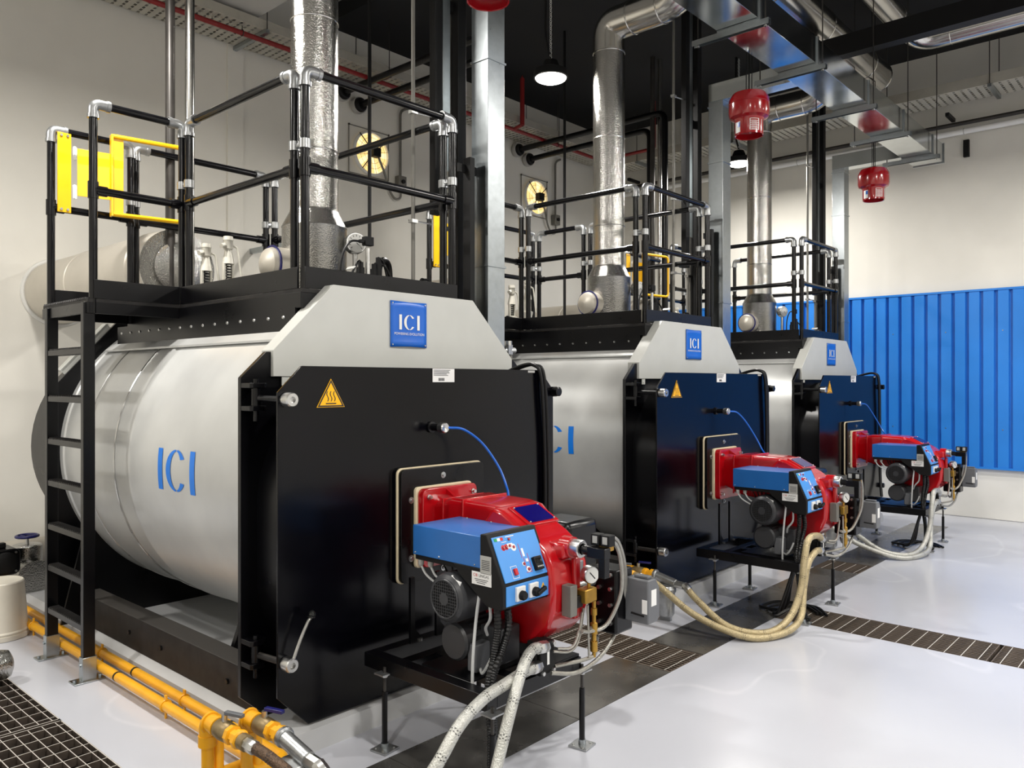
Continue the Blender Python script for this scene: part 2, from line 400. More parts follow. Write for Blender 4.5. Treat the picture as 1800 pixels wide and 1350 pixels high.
for x, w in ((-1.6, 'beyond the square-mesh grate'), (1.9, 'facing the lever-handle boiler'), (5.75, 'facing the middle boiler'), (8.3, 'facing the blue-wall boiler')):
    for y, q in ((.3, 'first row out from the burners'), (-3.4, 'row by the front wall')):
        if x > 0 or y > 0: lamp(x, y, 4.3, 'round high-bay lamp ' + w + ', ' + q)
lamp(-.9, 5.2, 4.3, 'added round lamp out of view, brightening the low back wall left of the ladder')  # added lamp, out of view, lifts the lower back wall left of the ladder
lamp(1.7, 4.45, 4.3, 'round high-bay lamp hung above the ladder of the lever-handle boiler')
# ================================================================= one boiler (built at the first place, copied later)
XC, ZB, RB = 2.745, 1.156, .919
plinth = triple(MB().prism([(XC - .90, 0), (XC + .90, 0), (XC + .90, .07), (XC + .86, .1), (XC - .86, .1), (XC - .90, .07)], 'y', 2.93, 6.75).build('concrete_plinth', 'plinth'),
                'low pale grey concrete plinth under {}', 'plinth', 'boiler plinths')
boiler = triple(thing('boiler', (XC, 4.5, .1), '', 'boiler'), '{}', 'boiler', 'boilers in a row')
b = boiler
shell = MB().lathe([(RB - .02, 3.23), (RB, 3.25), (RB, 4.43), (RB + .006, 4.44), (RB + .006, 4.47), (RB - .004, 4.48), (RB - .004, 5.44), (RB + .004, 5.45), (RB + .004, 5.5), (RB - .02, 5.5)],
                   (XC, 0, ZB), (0, 1, 0), 128).build('shell', 'shell_grey', b)
MB().torus((XC, 4.67, ZB), (0, 1, 0), RB - .002, .006, 128, 6).build('seam_band', 'silver', shell)
MB().torus((XC, 5.1, ZB), (0, 1, 0), RB - .003, .004, 128, 6).build('seam_band', 'silver', shell)
lg = put_ici(MB(), lambda u, v: (XC - (RB + .0025) * math.cos(v * .212 / RB), 3.908 - u * .215, ZB + (RB + .0025) * math.sin(v * .212 / RB)))
lg.build('logo_lettering', 'letter_blue', shell, smooth=False)
# front and rear plates
PL = [(-.956, .215), (-.956, 1.62), (-.832, 1.738), (-.795, 1.738), (-.475, 2.04), (.455, 2.04), (.785, 1.738), (.832, 1.738), (.956, 1.62), (.956, .215), (.83, .1), (-.83, .1)]
MB().prism([(XC + u, z) for u, z in PL], 'y', 3.21, 3.235).build('front_plate', 'black', b, bev=.002)
PR = [(-.97, .1), (-.97, 1.56), (-.52, 2.06), (.52, 2.06), (.97, 1.56), (.97, .1)]
rp = MB().prism([(XC + u, z) for u, z in PR], 'y', 5.5, 5.53).build('rear_plate', 'black', b, bev=.002)
for sgn in (-1, 1):
    mx = Matrix.Rotation(sgn * R(48), 3, 'Y')
    MB().obox((XC + sgn * .765, 5.56, 1.83), (.42, .09, .012), Matrix.Rotation(sgn * R(48), 3, 'Y')).obox((XC + sgn * .758, 5.52, 1.815), (.42, .01, .05), Matrix.Rotation(sgn * R(48), 3, 'Y')).build('angle_cap', 'hood_grey', rp)
MB().lathe([(.80, 5.53), (.80, 6.45), (.76, 6.5)], (XC, 0, ZB - .02), (0, 1, 0), 64).build('smoke_box', 'black', b)
MB().prism([(XC - .97, .1), (XC + .97, .1), (XC + .8, .8), (XC - .8, .8)], 'y', 5.34, 5.36).build('rear_saddle', 'black', b)
MB().prism([(XC - .75, .1), (XC + .75, .1), (XC + .6, .5), (XC - .6, .5)], 'y', 3.75, 3.78).build('front_saddle', 'black', b)
for sgn in (-1, 1):
    x0, x1 = sorted((XC + sgn * .86, XC + sgn * .74))
    bm_ = MB().box(x0, x1, 3.24, 5.49, .1, .285).build('base_beam', 'black_rust', b, bev=.004)
    xo = XC + sgn * .862
    for y in (3.5, 4.2, 4.6, 5.2): MB().lathe([(.014, 0), (.012, .01)], (xo - sgn * .002, y, .19), (sgn, 0, 0), 6).build('bolt', 'black', bm_)
# door with its inner drum
MB().prism(rrect(XC - .88, XC + .88, .2, 1.60, .55, 14), 'y', 2.982, 3.209).build('door_drum', 'black', b)
DP = [(-.921, .264), (-.921, 1.557), (-.804, 1.671), (.804, 1.671), (.921, 1.557), (.921, .264), (.77, .111), (-.77, .111)]
door = MB().prism([(XC + u, z) for u, z in DP], 'y', 2.97, 2.982).build('front_door', 'door_black', b, bev=.002)
# hood
HP = [(-.808, 1.626), (-.808, 1.746), (-.483, 2.07), (.467, 2.066), (.80, 1.74), (.80, 1.626)]
hood = MB().prism([(XC + u, z) for u, z in HP], 'y', 3.19, 3.29).build('hood', 'hood_grey', b, bev=.003)
MB().box(XC - .76, XC - .72, 3.195, 3.2, 1.585, 1.63).lathe([(.006, 0), (.006, .004)], (XC - .74, 3.195, 1.6), (0, -1, 0), 8).build('tab', 'hood_grey', hood)
for u in (-.6, -.3): MB().obox((XC + u - .045, 3.24, 1.9 + (u + .6) * 1.0 - .03), (.02, .06, .004), Matrix.Rotation(R(-44), 3, 'Y')).build('seam', 'hood_grey', hood)
# badge on the hood
sx0, sx1, sz0, sz1 = 2.607, 2.853, 1.783, 2.022
bd = MB(); ny, nz = 10, 8; vv = []
for i in range(nz + 1):
    for j in range(ny + 1):
        u = j / ny; w = i / nz; bow = .010 * (1 - (2 * u - 1) ** 2) * (abs(2 * w - 1) ** 7) * (1 if w > .5 else .8)
        vv.append((sx0 + (sx1 - sx0) * u, 3.186 - bow, sz0 + (sz1 - sz0) * w + (-.004 if 0 < u < 1 and i in (0, nz) else 0) * (1 if i else -1) * (1 - abs(2 * u - 1))))
bd.add(vv, [(i * (ny + 1) + j, i * (ny + 1) + j + 1, (i + 1) * (ny + 1) + j + 1, (i + 1) * (ny + 1) + j) for i in range(nz) for j in range(ny)])
badge = bd.build('badge', 'sign_blue', hood)
so = badge.modifiers.new('s', 'SOLIDIFY'); so.thickness = .003; so.offset = 1
lt = put_ici(MB(), lambda u, v: (2.732 + u * .076, 3.1800, 1.913 + v * .078))
put_text(lt, 'POWERING EVOLUTION', .0185, (2.732, 3.1800, 1.852), (1, 0, 0), (0, 0, 1)); lt.build('badge_lettering', 'white_paint', badge, smooth=False)
for x in (sx0 + .012, sx1 - .012):
    for z in (sz0 + .012, sz1 - .012): MB().lathe([(.005, 0), (.004, .004)], (x, 3.1825, z), (0, -1, 0), 8).build('rivet', 'silver', badge)
# warning triangle and data label on the door
tri_ = MB().prism([(2.015, 1.489), (2.164, 1.489), (2.0895, 1.616)], 'y', 2.9665, 2.9685).build('warning_sign', 'warn_yellow', door, smooth=False)
def tri_ring(s1, s2):
    c = (2.0895, 1.531); P = [(2.015, 1.489), (2.164, 1.489), (2.0895, 1.616)]; f = lambda s, p: (c[0] + (p[0] - c[0]) * s, 2.9655, c[1] + (p[1] - c[1]) * s)
    o_ = [f(s1, p) for p in P]; i_ = [f(s2, p) for p in P]
    return o_ + i_, [(0, 1, 4, 3), (1, 2, 5, 4), (2, 0, 3, 5)]
tm = MB().add(*tri_ring(.95, .80))
for dx in (-.018, 0, .018):
    pts = [(2.0895 + dx + .0045 * math.sin(i / 10 * 2 * PI), 1.515 + .045 * i / 10) for i in range(11)]
    tm.add([(x - .0022, 2.9655, z) for x, z in pts] + [(x + .0022, 2.9655, z) for x, z in pts], [(i, i + 11, i + 12, i + 1) for i in range(10)])
tm.add([(2.062, 2.9655, 1.503), (2.117, 2.9655, 1.503), (2.117, 2.9655, 1.508), (2.062, 2.9655, 1.508)], [(0, 1, 2, 3)])
tm.build('warning_symbol', 'ink', tri_, smooth=False)
dl = MB().box(2.701, 2.852, 2.9672, 2.9685, 1.601, 1.669).build('data_label', 'label_white', door, smooth=False)
lm = MB()                                         # print too small to read in the photograph: rules only
for i in range(5):
    w = (.115, .105, .11, .09, .1)[i]; z = 1.660 - i * .0065
    lm.add([(2.707, 2.9665, z), (2.707 + w, 2.9665, z), (2.707 + w, 2.9665, z + .0028), (2.707, 2.9665, z + .0028)], [(0, 1, 2, 3)])
for i in range(9):
    x = 2.74 + i * .0048; lm.add([(x, 2.9665, 1.607), (x + .003, 2.9665, 1.607), (x + .003, 2.9665, 1.622), (x, 2.9665, 1.622)], [(0, 1, 2, 3)])
lm.build('print', 'ink', dl, smooth=False)
MB().box(3.435, 3.495, 2.9675, 2.9685, 1.655, 1.667).build('small_label', 'label_grey', door, smooth=False)
# swing bolts
def clamp(z, up):
    for dz in (.045, -.055): br = MB().prism([(1.79, 3.21), (1.87, 3.21), (1.87, 3.135), (1.855, 3.125), (1.80, 3.125), (1.79, 3.135)], 'z', z + dz, z + dz + .022).build('clamp_bracket', 'black', b, bev=.002)
    MB().cyl((1.828, 3.15, z - .10), (1.828, 3.15, z + .085), .012, n=12).build('pin', 'black', br)
    MB().cyl((1.828, 3.15, z - .032), (1.828, 3.15, z + .042), .02, n=14).build('pivot', 'black', br)
    rod = MB().cyl((1.832, 3.15, z), (1.862, 2.96, z - .004), .014, n=14).build('swing_bolt', 'black_rust' if not up else 'black', b)
    MB().lathe([(.0, 0), (.027, .0), (.031, .006), (.031, .05), (.027, .056), (.014, .056), (.013, .04), (0, .038)], (1.862, 2.972, z - .004), (.02, -1, 0), 24, cap=False).build('nut', 'silver', rod)
clamp(1.53, True); clamp(.41, False)
for z in (1.545, .41):
    hb = MB().prism([(3.66, 2.965), (3.70, 2.965), (3.70, 3.20), (3.62, 3.20), (3.62, 3.03), (3.66, 3.03)], 'z', z - .03, z + .03).build('hinge_arm', 'black', b, bev=.003)
    MB().lathe([(.022, -.02), (.028, 0), (.028, .035), (.02, .04)], (3.672, 2.965, z), (0, -1, 0), 14).build('hinge_knob', 'black', hb)
# sight tube and its blue air hose
st = MB().lathe([(.028, 0), (.028, .012), (.018, .014), (.018, .075)], (2.69, 2.97, 1.375), (0, -1, 0), 16).build('sight_tube', 'black', b)
MB().lathe([(.0, .07), (.024, .07), (.026, .075), (.026, .105), (.022, .11), (.012, .108), (.0, .104)], (2.69, 2.97, 1.375), (0, -1, 0), 20, cap=False).build('sight_ring', 'silver', st)
MB().hose([(2.71, 2.865, 1.375), (2.80, 2.845, 1.362), (2.92, 2.83, 1.285), (2.99, 2.78, 1.16), (2.985, 2.72, 1.06), (2.93, 2.66, 1.03)], .0065, 8).build('air_hose', 'hose_blue', b)
for d_ in (0, .03):
    MB().hose([(3.50 + d_, 3.30, 1.62), (3.50 + d_, 3.1, 1.69), (3.505 + d_, 2.985, 1.70), (3.525 + d_, 2.945, 1.62), (3.555 + d_, 2.945, 1.25), (3.56 + d_, 2.945, .85), (3.53 + d_, 2.93, .5), (3.48 + d_, 2.9, .3)], .011, 8).build('door_cable', 'rubber', b)
# burner mounting plate
gk = MB().prism(rrect(2.452, 3.03, .628, 1.186, .03), 'y', 2.944, 2.956).build('plate_gasket', 'cream', b, bev=.002)
MB().prism(rrect(2.452, 3.03, .628, 1.186, .03), 'y', 2.956, 2.9695).build('plate_spacer', 'black', b)
bp = MB().prism(rrect(2.459, 3.025, .634, 1.18, .028), 'y', 2.922, 2.945).build('burner_plate', 'black', b, bev=.002)
for x, z in ((2.73, 1.135), (2.52, 1.03), (2.94, 1.03), (2.52, .75), (2.94, .75), (2.73, .67)):
    MB().lathe([(.016, 0), (.016, .003), (.008, .004), (.008, .012)], (x, 2.922, z), (0, -1, 0), 12).build('bolt', 'cast_silver', bp)

# lever only on the first boiler
def lever():
    z = .406
    lv = MB().hose([(1.868, 2.925, z + .015), (1.90, 2.918, z + .10), (1.932, 2.91, z + .17), (1.945, 2.91, z + .185)], .007, 8).build('lever', 'silver', boiler)
    MB().sphere((1.953, 2.91, z + .2), .017).torus((1.948, 2.91, z + .19), (.3, 0, 1), .016, .003, 16, 6).build('lever_knob', 'glass_dark', lv)

# ================================================================= walkway on top of the boiler, with rails
wk = triple(thing('walkway', (2.65, 4.3, 1.85), '', 'walkway'), 'black steel walkway with tubular guard rails on top of {}', 'walkway', 'boiler-top walkways')
MB().box(2.13, 3.17, 3.26, 5.22, 2.03, 2.048).box(1.63, 2.13, 4.51, 5.19, 2.03, 2.048).build('deck_plate', 'black_rust', wk)
tr = MB()
for i in range(24): tr.prism([(4.53 + i * .027, 2.046), (4.53 + i * .027 + .02, 2.046), (4.53 + i * .027 + .01, 2.058)], 'x', 1.625, 1.75)
tr.build('tread_nosing', 'black_rust', wk, smooth=False)
for nm, a in (('toe_board', (2.132, 2.14, 3.30, 4.50, 2.05, 2.152)), ('toe_board', (1.66, 2.13, 4.504, 4.512, 2.05, 2.152)), ('toe_board', (2.15, 3.16, 3.262, 3.27, 2.05, 2.155)),
              ('toe_board', (3.162, 3.17, 3.28, 5.2, 2.05, 2.152)), ('toe_board', (2.15, 3.16, 5.21, 5.218, 2.05, 2.152)), ('toe_board', (1.66, 2.13, 5.188, 5.196, 2.05, 2.152)),
              ('fascia_beam', (2.125, 2.14, 3.26, 5.22, 1.955, 2.03)), ('fascia_beam', (3.16, 3.175, 3.26, 5.22, 1.955, 2.03)), ('fascia_beam', (2.14, 3.16, 3.262, 3.277, 1.955, 2.03)),
              ('fascia_beam', (2.14, 3.16, 5.205, 5.22, 1.955, 2.03)), ('landing_beam', (1.625, 1.64, 4.51, 5.19, 1.97, 2.03)), ('landing_beam', (1.64, 2.125, 4.51, 4.525, 1.97, 2.03)),
              ('landing_beam', (1.64, 2.125, 5.175, 5.19, 1.97, 2.03))):
    MB().box(*a).build(nm, 'black', wk, bev=.0015)
for sgn, x in ((-1, 2.12), (1, 3.18)):
    x0, x1 = sorted((x, x + sgn * -.012)); sk = MB().box(x0, x1, 3.30, 5.36, 1.845, 1.957).build('skirt', 'black', wk)
    src = None
    for i in range(15):
        y = 3.40 + i * .135
        if src is None: src = MB().lathe([(.009, 0), (.007, .006)], (x, y, 1.915), (sgn, 0, 0), 8).build('bolt', 'silver', sk)
        else: inst(src, 'bolt', sk, (0, i * .135, 0))
for sgn, x in ((-1, 2.12), (1, 3.18)): MB().prism([(x, 1.835), (x, 1.848), (x + sgn * .05, 1.808), (x + sgn * .05, 1.797)], 'y', 3.30, 5.44).build('flashing', 'shell_grey', wk)
for y in (3.6, 4.4, 5.1): MB().box(2.14, 3.16, y - .03, y + .03, 1.97, 2.03).build('joist', 'black', wk)
RT = .0215
def rail_frame(p0, p1, zt=3.10, zm=2.635, zb=1.97):
    p0 = Vector((*p0, 0)); p1 = Vector((*p1, 0)); d = (p1 - p0).normalized()
    for p, s in ((p0, 1), (p1, -1)):
        po = MB().cyl((p.x, p.y, zb), (p.x, p.y, zt - .05), RT, n=16).build('post', 'black_tube', wk)
        q = p + d * s * .085
        el = MB().tube(bend([(p.x, p.y, zt - .075), (p.x, p.y, zt), (q.x, q.y, zt)], .05, 6), .0275, 14).build('elbow_fitting', 'cast_silver', wk)
        MB().cyl((p.x, p.y, zt - .078), (p.x, p.y, zt - .058), .031, n=14).build('collar', 'cast_silver', el)
        MB().cyl(tuple(p + d * s * .066 + Vector((0, 0, zt))), tuple(q + Vector((0, 0, zt))), .031, n=14).build('collar', 'cast_silver', el)
        te = MB().cyl((p.x, p.y, zm - .045), (p.x, p.y, zm + .045), .0275, n=14).cyl((p.x, p.y, zm), tuple(p + d * s * .07 + Vector((0, 0, zm))), .0275, n=14).build('tee_fitting', 'black_tube', wk)
    for z, nm in ((zt, 'top_rail'), (zm, 'mid_rail')):
        a = p0 + d * .05; c = p1 - d * .05; MB().cyl((a.x, a.y, z), (c.x, c.y, z), RT, n=14).build(nm, 'black_tube', wk)
rail_frame((1.665, 4.53), (2.155, 4.53)); rail_frame((2.16, 4.455), (2.16, 3.365)); rail_frame((2.165, 3.285), (3.14, 3.285))
rail_frame((3.145, 3.365), (3.145, 4.52)); rail_frame((3.145, 4.60), (3.145, 5.16)); rail_frame((3.10, 5.205), (2.17, 5.205)); rail_frame((1.665, 5.17), (2.125, 5.17))
def clip(a, c, z=2.745):
    a = Vector((*a, z)); c = Vector((*c, z)); mb = MB()
    for p in (a, c): mb.cyl(tuple(p - Vector((0, 0, .022))), tuple(p + Vector((0, 0, .022))), .0285, n=14)
    mb.cyl(tuple(a), tuple(c), .014, n=10).build('post_clamp', 'cast_silver', wk)
clip((2.155, 4.53), (2.16, 4.455)); clip((2.16, 3.365), (2.165, 3.285)); clip((3.14, 3.285), (3.145, 3.365)); clip((3.145, 4.52), (3.145, 4.6)); clip((3.145, 5.16), (3.10, 5.205)); clip((2.17, 5.205), (2.125, 5.17))

# ladder
ld_ = triple(thing('ladder', (1.645, 4.81, 0), '', 'ladder'), 'black steel ladder with serrated rungs climbing to the walkway of {}', 'ladder', 'boiler ladders')
for y in (4.54, 5.09):
    stl = MB().box(1.612, 1.672, y - .02, y + .02, .07, 2.03).build('stile', 'black', ld_, bev=.003)
    MB().box(1.606, 1.678, y - .026, y + .026, .004, .13).build('foot_bracket', 'galvanized', stl, bev=.002)
    MB().box(1.56, 1.72, y - .045, y + .045, 0, .008).build('foot_plate', 'galvanized', stl, bev=.002)
    for x in (1.575, 1.705): MB().lathe([(.009, 0), (.009, .012)], (x, y, .008), (0, 0, 1), 6).build('anchor', 'galvanized', stl)
    MB().lathe([(.01, 0), (.01, .008)], (1.606, y, .09), (-1, 0, 0), 6).build('bolt', 'galvanized', stl)
for z in (.297, .545, .783, 1.034, 1.275, 1.52, 1.783):
    rg = MB().box(1.615, 1.669, 4.56, 5.07, z - .032, z).build('rung', 'black', ld_, bev=.002)
    sr = MB()
    for i in range(18): sr.prism([(4.575 + i * .027, z - .001), (4.575 + i * .027 + .02, z - .001), (4.575 + i * .027 + .01, z + .009)], 'x', 1.617, 1.667)
    sr.build('serration', 'black_rust', rg, smooth=False)

# yellow self-closing gate, standing open
gt = triple(thing('safety_gate', (1.76, 5.14, 2.6), '', 'gate'), 'yellow hinged safety gate on the ladder landing of {}', 'gate', 'yellow safety gates')
MB().box(1.69, 1.765, 5.138, 5.146, 2.612, 3.085).build('mount_plate', 'yellow', gt, bev=.002)
for z in (2.63, 3.07): MB().lathe([(.008, 0), (.008, .006)], (1.71, 5.138, z), (0, -1, 0), 6).lathe([(.008, 0), (.008, .006)], (1.745, 5.138, z), (0, -1, 0), 6).build('bolt', 'silver', gt)
ga = Vector((1.775, 5.13, 0)); gd = Vector((.985, -.17, 0)).normalized(); gn = Vector((-gd.y, gd.x, 0))
def gp(s, z, n=0): return tuple(ga + gd * s + gn * n + Vector((0, 0, z)))
def gbox(mb, s0, s1, z0, z1, th, n0=0.):
    q = [gp(s0, z0, n0), gp(s1, z0, n0), gp(s1, z0, n0 + th), gp(s0, z0, n0 + th), gp(s0, z1, n0), gp(s1, z1, n0), gp(s1, z1, n0 + th), gp(s0, z1, n0 + th)]
    return mb.add(q, [(3, 2, 1, 0), (4, 5, 6, 7), (0, 1, 5, 4), (1, 2, 6, 5), (2, 3, 7, 6), (3, 0, 4, 7)])
for z in (2.70, 2.93): gbox(gbox(MB(), -.005, .018, z, z + .08, .004, -.006), .001, .009, z - .002, z + .082, .012, -.012).build('hinge', 'silver', gt, bev=.001)
gbox(MB(), .02, .22, 2.72, 3.005, .004).build('gate_plate', 'yellow', gt, bev=.001)
gbox(gbox(MB(), .20, .212, 2.62, 3.12, .05, -.03), .20, .275, 2.63, 3.11, .004).build('gate_bracket', 'yellow', gt, bev=.001)
MB().tube(bend([gp(.215, 2.635), gp(.64, 2.635), gp(.64, 3.115), gp(.215, 3.115)], .05, 5), .014, 10).build('gate_bar', 'yellow', gt)

# ================================================================= flue
fx, fy = 2.695, 3.99
fu = triple(thing('flue', (fx, fy, 2.05), '', 'flue'), 'silver clad flue pipe rising from {}', 'flue', 'boiler flues')
MB().lathe([(.187, 2.0), (.187, 2.50), (.19, 2.505), (.187, 2.51), (.137, 2.605)], (fx, fy, 0), (0, 0, 1), 40).build('flue_base', 'stucco_silver', fu)
fp = MB().lathe([(.137, 2.60), (.137, 4.47)], (fx, fy, 0), (0, 0, 1), 40).build('flue_pipe', 'stucco_silver', fu)
for z in (2.605, 2.95, 3.71, 4.45): MB().torus((fx, fy, z), (0, 0, 1), .137, .004, 40, 6).build('joint_band', 'smooth_silver', fp)
MB().tube(bend([(fx, fy, 4.46), (fx, fy, 4.70), (fx, 3.74, 4.70)], .24, 5), .139, 32).build('flue_elbow', 'smooth_silver', fu, sharp=12)
MB().tube(bend([(fx, 3.75, 4.70), (fx, 3.36, 4.70), (fx, 3.05, 4.95)], .12, 4), .137, 32).build('flue_offset', 'smooth_silver', fu, sharp=12)
for y in (3.74, 3.45): MB().torus((fx, y, 4.70), (0, 1, 0), .138, .005, 32, 6).build('joint_band', 'smooth_silver', fu)
# insulated inspection nozzle behind the flue base
cap_ = MB().lathe([(.0, -.03), (.05, -.022), (.085, 0), (.098, .03), (.1, .06), (.1, .14)], (2.40, 4.02, 2.27), (1, 0, 0), 28).build('inspection_port', 'insulation', fu)
MB().torus((2.43, 4.02, 2.27), (1, 0, 0), .101, .007, 28, 8).build('port_clamp', 'blue_wheel', cap_)

# ================================================================= vertical galvanised air duct beside the boiler
du = triple(thing('air_duct_drop', (3.53, 3.38, 1.78), '', 'duct'), 'galvanised square duct drop standing at the front corner of {}', 'duct', 'vertical duct drops')
MB().box(3.452, 3.60, 3.30, 3.44, 1.78, 4.10).build('duct_leg', 'galvanized', du, bev=.002)
MB().box(3.452, 3.60, 2.66, 3.44, 4.10, 4.26).build('duct_branch', 'galv_duct', du, bev=.002)
for z in (2.3, 3.55, 4.05): MB().box(3.445, 3.607, 3.293, 3.447, z, z + .012).build('duct_flange', 'galvanized', du)
fr = triple(thing('cable_rack', (3.36, 3.5, 2.1), '', 'rack'), 'black steel channel rack with thin conduits rising behind {}', 'rack', 'channel racks to the ceiling')
dcx = triple(thing('drain_cock', (3.66, 3.36, 1.72), '', 'valve'), 'small silver drain cock at the duct foot beside {}', 'valve', 'drain cocks')
MB().lathe([(.0, 0), (.05, .0), (.055, .012), (.04, .03), (.02, .035)], (3.615, 3.37, 1.80), (1, 0, 0), 20, cap=False).build('flange', 'black', dcx)
MB().cyl((3.64, 3.37, 1.80), (3.75, 3.35, 1.80), .018, n=12).box(3.68, 3.72, 3.34, 3.385, 1.775, 1.835).build('cock_body', 'cast_silver', dcx)
MB().cyl((3.70, 3.36, 1.83), (3.70, 3.36, 1.86), .024, n=8).build('cock_cap', 'silver', dcx)
MB().cyl((3.72, 3.36, 1.78), (3.72, 3.36, 0), .012, n=8).build('drain_line', 'conduit_grey', dcx)
MB().box(3.735, 3.775, 3.43, 3.47, 0, 1.72).build('support_strut', 'galvanized', dcx)
MB().box(3.36, 3.40, 3.36, 3.42, 1.95, 2.95).build('bracket_post', 'black_matte', fr, bev=.002)
MB().box(3.30, 3.452, 3.40, 3.41, 2.86, 2.91).build('tie_bracket', 'black_matte', fr)
MB().box(3.425, 3.495, 3.53, 3.58, 1.98, ZC).build('channel', 'black_matte', fr, bev=.003)
MB().box(3.47, 3.495, 3.58, 3.66, 1.98, ZC).build('channel', 'black_matte', fr, bev=.003)
MB().box(3.25, 3.315, 3.55, 3.60, 2.62, ZC).build('channel', 'black_matte', fr, bev=.003)
MB().box(3.325, 3.385, 3.56, 3.565, 2.9, ZC).build('galvanised_strip', 'galvanized', fr)
for z in (3.9, 4.4, 5.0): MB().box(3.30, 3.44, 3.566, 3.60, z, z + .06).build('cross_member', 'black_matte', fr)
for x, y in ((3.12, 3.6), (3.40, 3.62), (3.44, 3.62)):
    pp = MB().cyl((x, y, 2.1), (x, y, ZC), .012, n=10).build('conduit', 'conduit_grey', fr)
    for z in (2.55, 3.2, 4.1): MB().box(x - .022, x + .022, y - .018, y + .018, z, z + .02).build('conduit_clip', 'silver', pp)
for z in (2.56, 3.21, 4.11): MB().cyl((3.12, 3.6, z), (3.25, 3.58, z), .005, n=6).build('tie_rod', 'silver', fr)

# ================================================================= instruments on the boiler top
ins = triple(thing('pressure_gauge', (2.83, 3.72, 2.05), '', 'gauge'), 'round dial gauge with cables behind the hood of {}', 'gauge', 'boiler-top gauges')
gx, gy, gz = 2.83, 3.78, 2.41
MB().lathe([(.0, .03), (.058, .03), (.062, .022), (.062, -.022), (.055, -.03), (.0, -.03)], (gx, gy, gz), (-.35, -.94, 0), 28, cap=False).build('gauge_case', 'silver', ins)
gf = MB().lathe([(.0, .0312), (.053, .0312)], (gx, gy, gz), (-.35, -.94, 0), 28, cap=False).build('gauge_dial', 'gauge_face', ins)
gd_, gu, gv = frame_of((-.35, -.94, 0)); tk = MB()
for i in range(11):
    a = R(225 - i * 27); e = gu * -math.cos(a) + Vector((0, 0, 1)) * math.sin(a); w = gd_.cross(e) * .0018; c = Vector((gx, gy, gz)) + gd_ * .032
    tk.add([c + e * .036 - w, c + e * .047 - w, c + e * .047 + w, c + e * .036 + w], [(0, 1, 2, 3)])
e = gu * .6 + Vector((0, 0, 1)) * -.5; w = gd_.cross(e) * .003; c = Vector((gx, gy, gz)) + gd_ * .0325; tk.add([c - w, c + e * .05, c + w], [(0, 1, 2)])
tk.build('dial_marks', 'ink', gf, smooth=False)
MB().cyl((gx, gy, 2.05), (gx, gy, gz - .05), .014, n=12).build('gauge_stem', 'silver', ins)
MB().box(2.72, 2.98, 3.66, 3.82, 2.05, 2.10).build('manifold', 'black_matte', ins, bev=.004)
sw = triple(thing('pressure_switch_set', (2.86, 3.62, 2.05), '', 'switch'), 'cluster of pressure probes with black cables behind the hood of {}', 'switch', 'boiler-top probes')
MB().cyl((2.80, 3.62, 2.05), (2.80, 3.62, 2.36), .013, n=12).build('probe_stem', 'silver', sw)
MB().obox((2.80, 3.62, 2.40), (.06, .035, .05)).box(2.74, 2.775, 3.61, 3.63, 2.385, 2.405).build('probe_head', 'black_matte', sw, bev=.003)
for x, h in ((2.765, .23), (2.86, .23), (2.89, .27)):
    MB().cyl((x, 3.64, 2.05), (x, 3.64, 2.05 + h - .03), .022, n=14).cyl((x, 3.64, 2.05 + h - .03), (x, 3.64, 2.05 + h), .015, n=12).build('probe_body', 'black_matte', sw)
for pts in ([(2.755, 3.62, 2.395), (2.68, 3.63, 2.38), (2.63, 3.64, 2.27), (2.625, 3.64, 2.06)], [(2.765, 3.64, 2.28), (2.72, 3.6, 2.275), (2.66, 3.58, 2.2), (2.63, 3.6, 2.06)],
            [(2.89, 3.64, 2.32), (2.94, 3.66, 2.30), (2.985, 3.68, 2.22), (3.0, 3.68, 2.06)], [(2.86, 3.64, 2.28), (2.92, 3.62, 2.27), (2.96, 3.6, 2.18), (2.97, 3.6, 2.06)]):
    MB().hose(pts, .0065, 8).build('cable', 'rubber', sw)
MB().hose([(2.925, 3.68, 2.08), (2.925, 3.68, 2.24), (2.97, 3.70, 2.32), (3.03, 3.72, 2.30), (3.05, 3.73, 2.2), (3.05, 3.73, 2.07)], .018, 10).build('conduit_loop', 'rubber', sw)
hd = triple(thing('level_sensor', (3.08, 3.45, 2.05), '', 'sensor'), 'small clear-capped sensor with a cable at the hood corner of {}', 'sensor', 'boiler-top sensors')
MB().lathe([(.035, 0), (.042, .03), (.036, .11), (.02, .115)], (3.08, 3.45, 2.05), (0, 0, 1), 18).build('sensor_cap', 'cable_grey', hd)
MB().lathe([(.026, .11), (.026, .14), (.012, .15)], (3.08, 3.45, 2.05), (0, 0, 1), 14).build('sensor_neck', 'black_matte', hd)
MB().hose([(3.08, 3.45, 2.195), (3.04, 3.44, 2.19), (3.01, 3.42, 2.13), (3.0, 3.42, 2.05)], .006, 8).build('cable', 'rubber', hd)
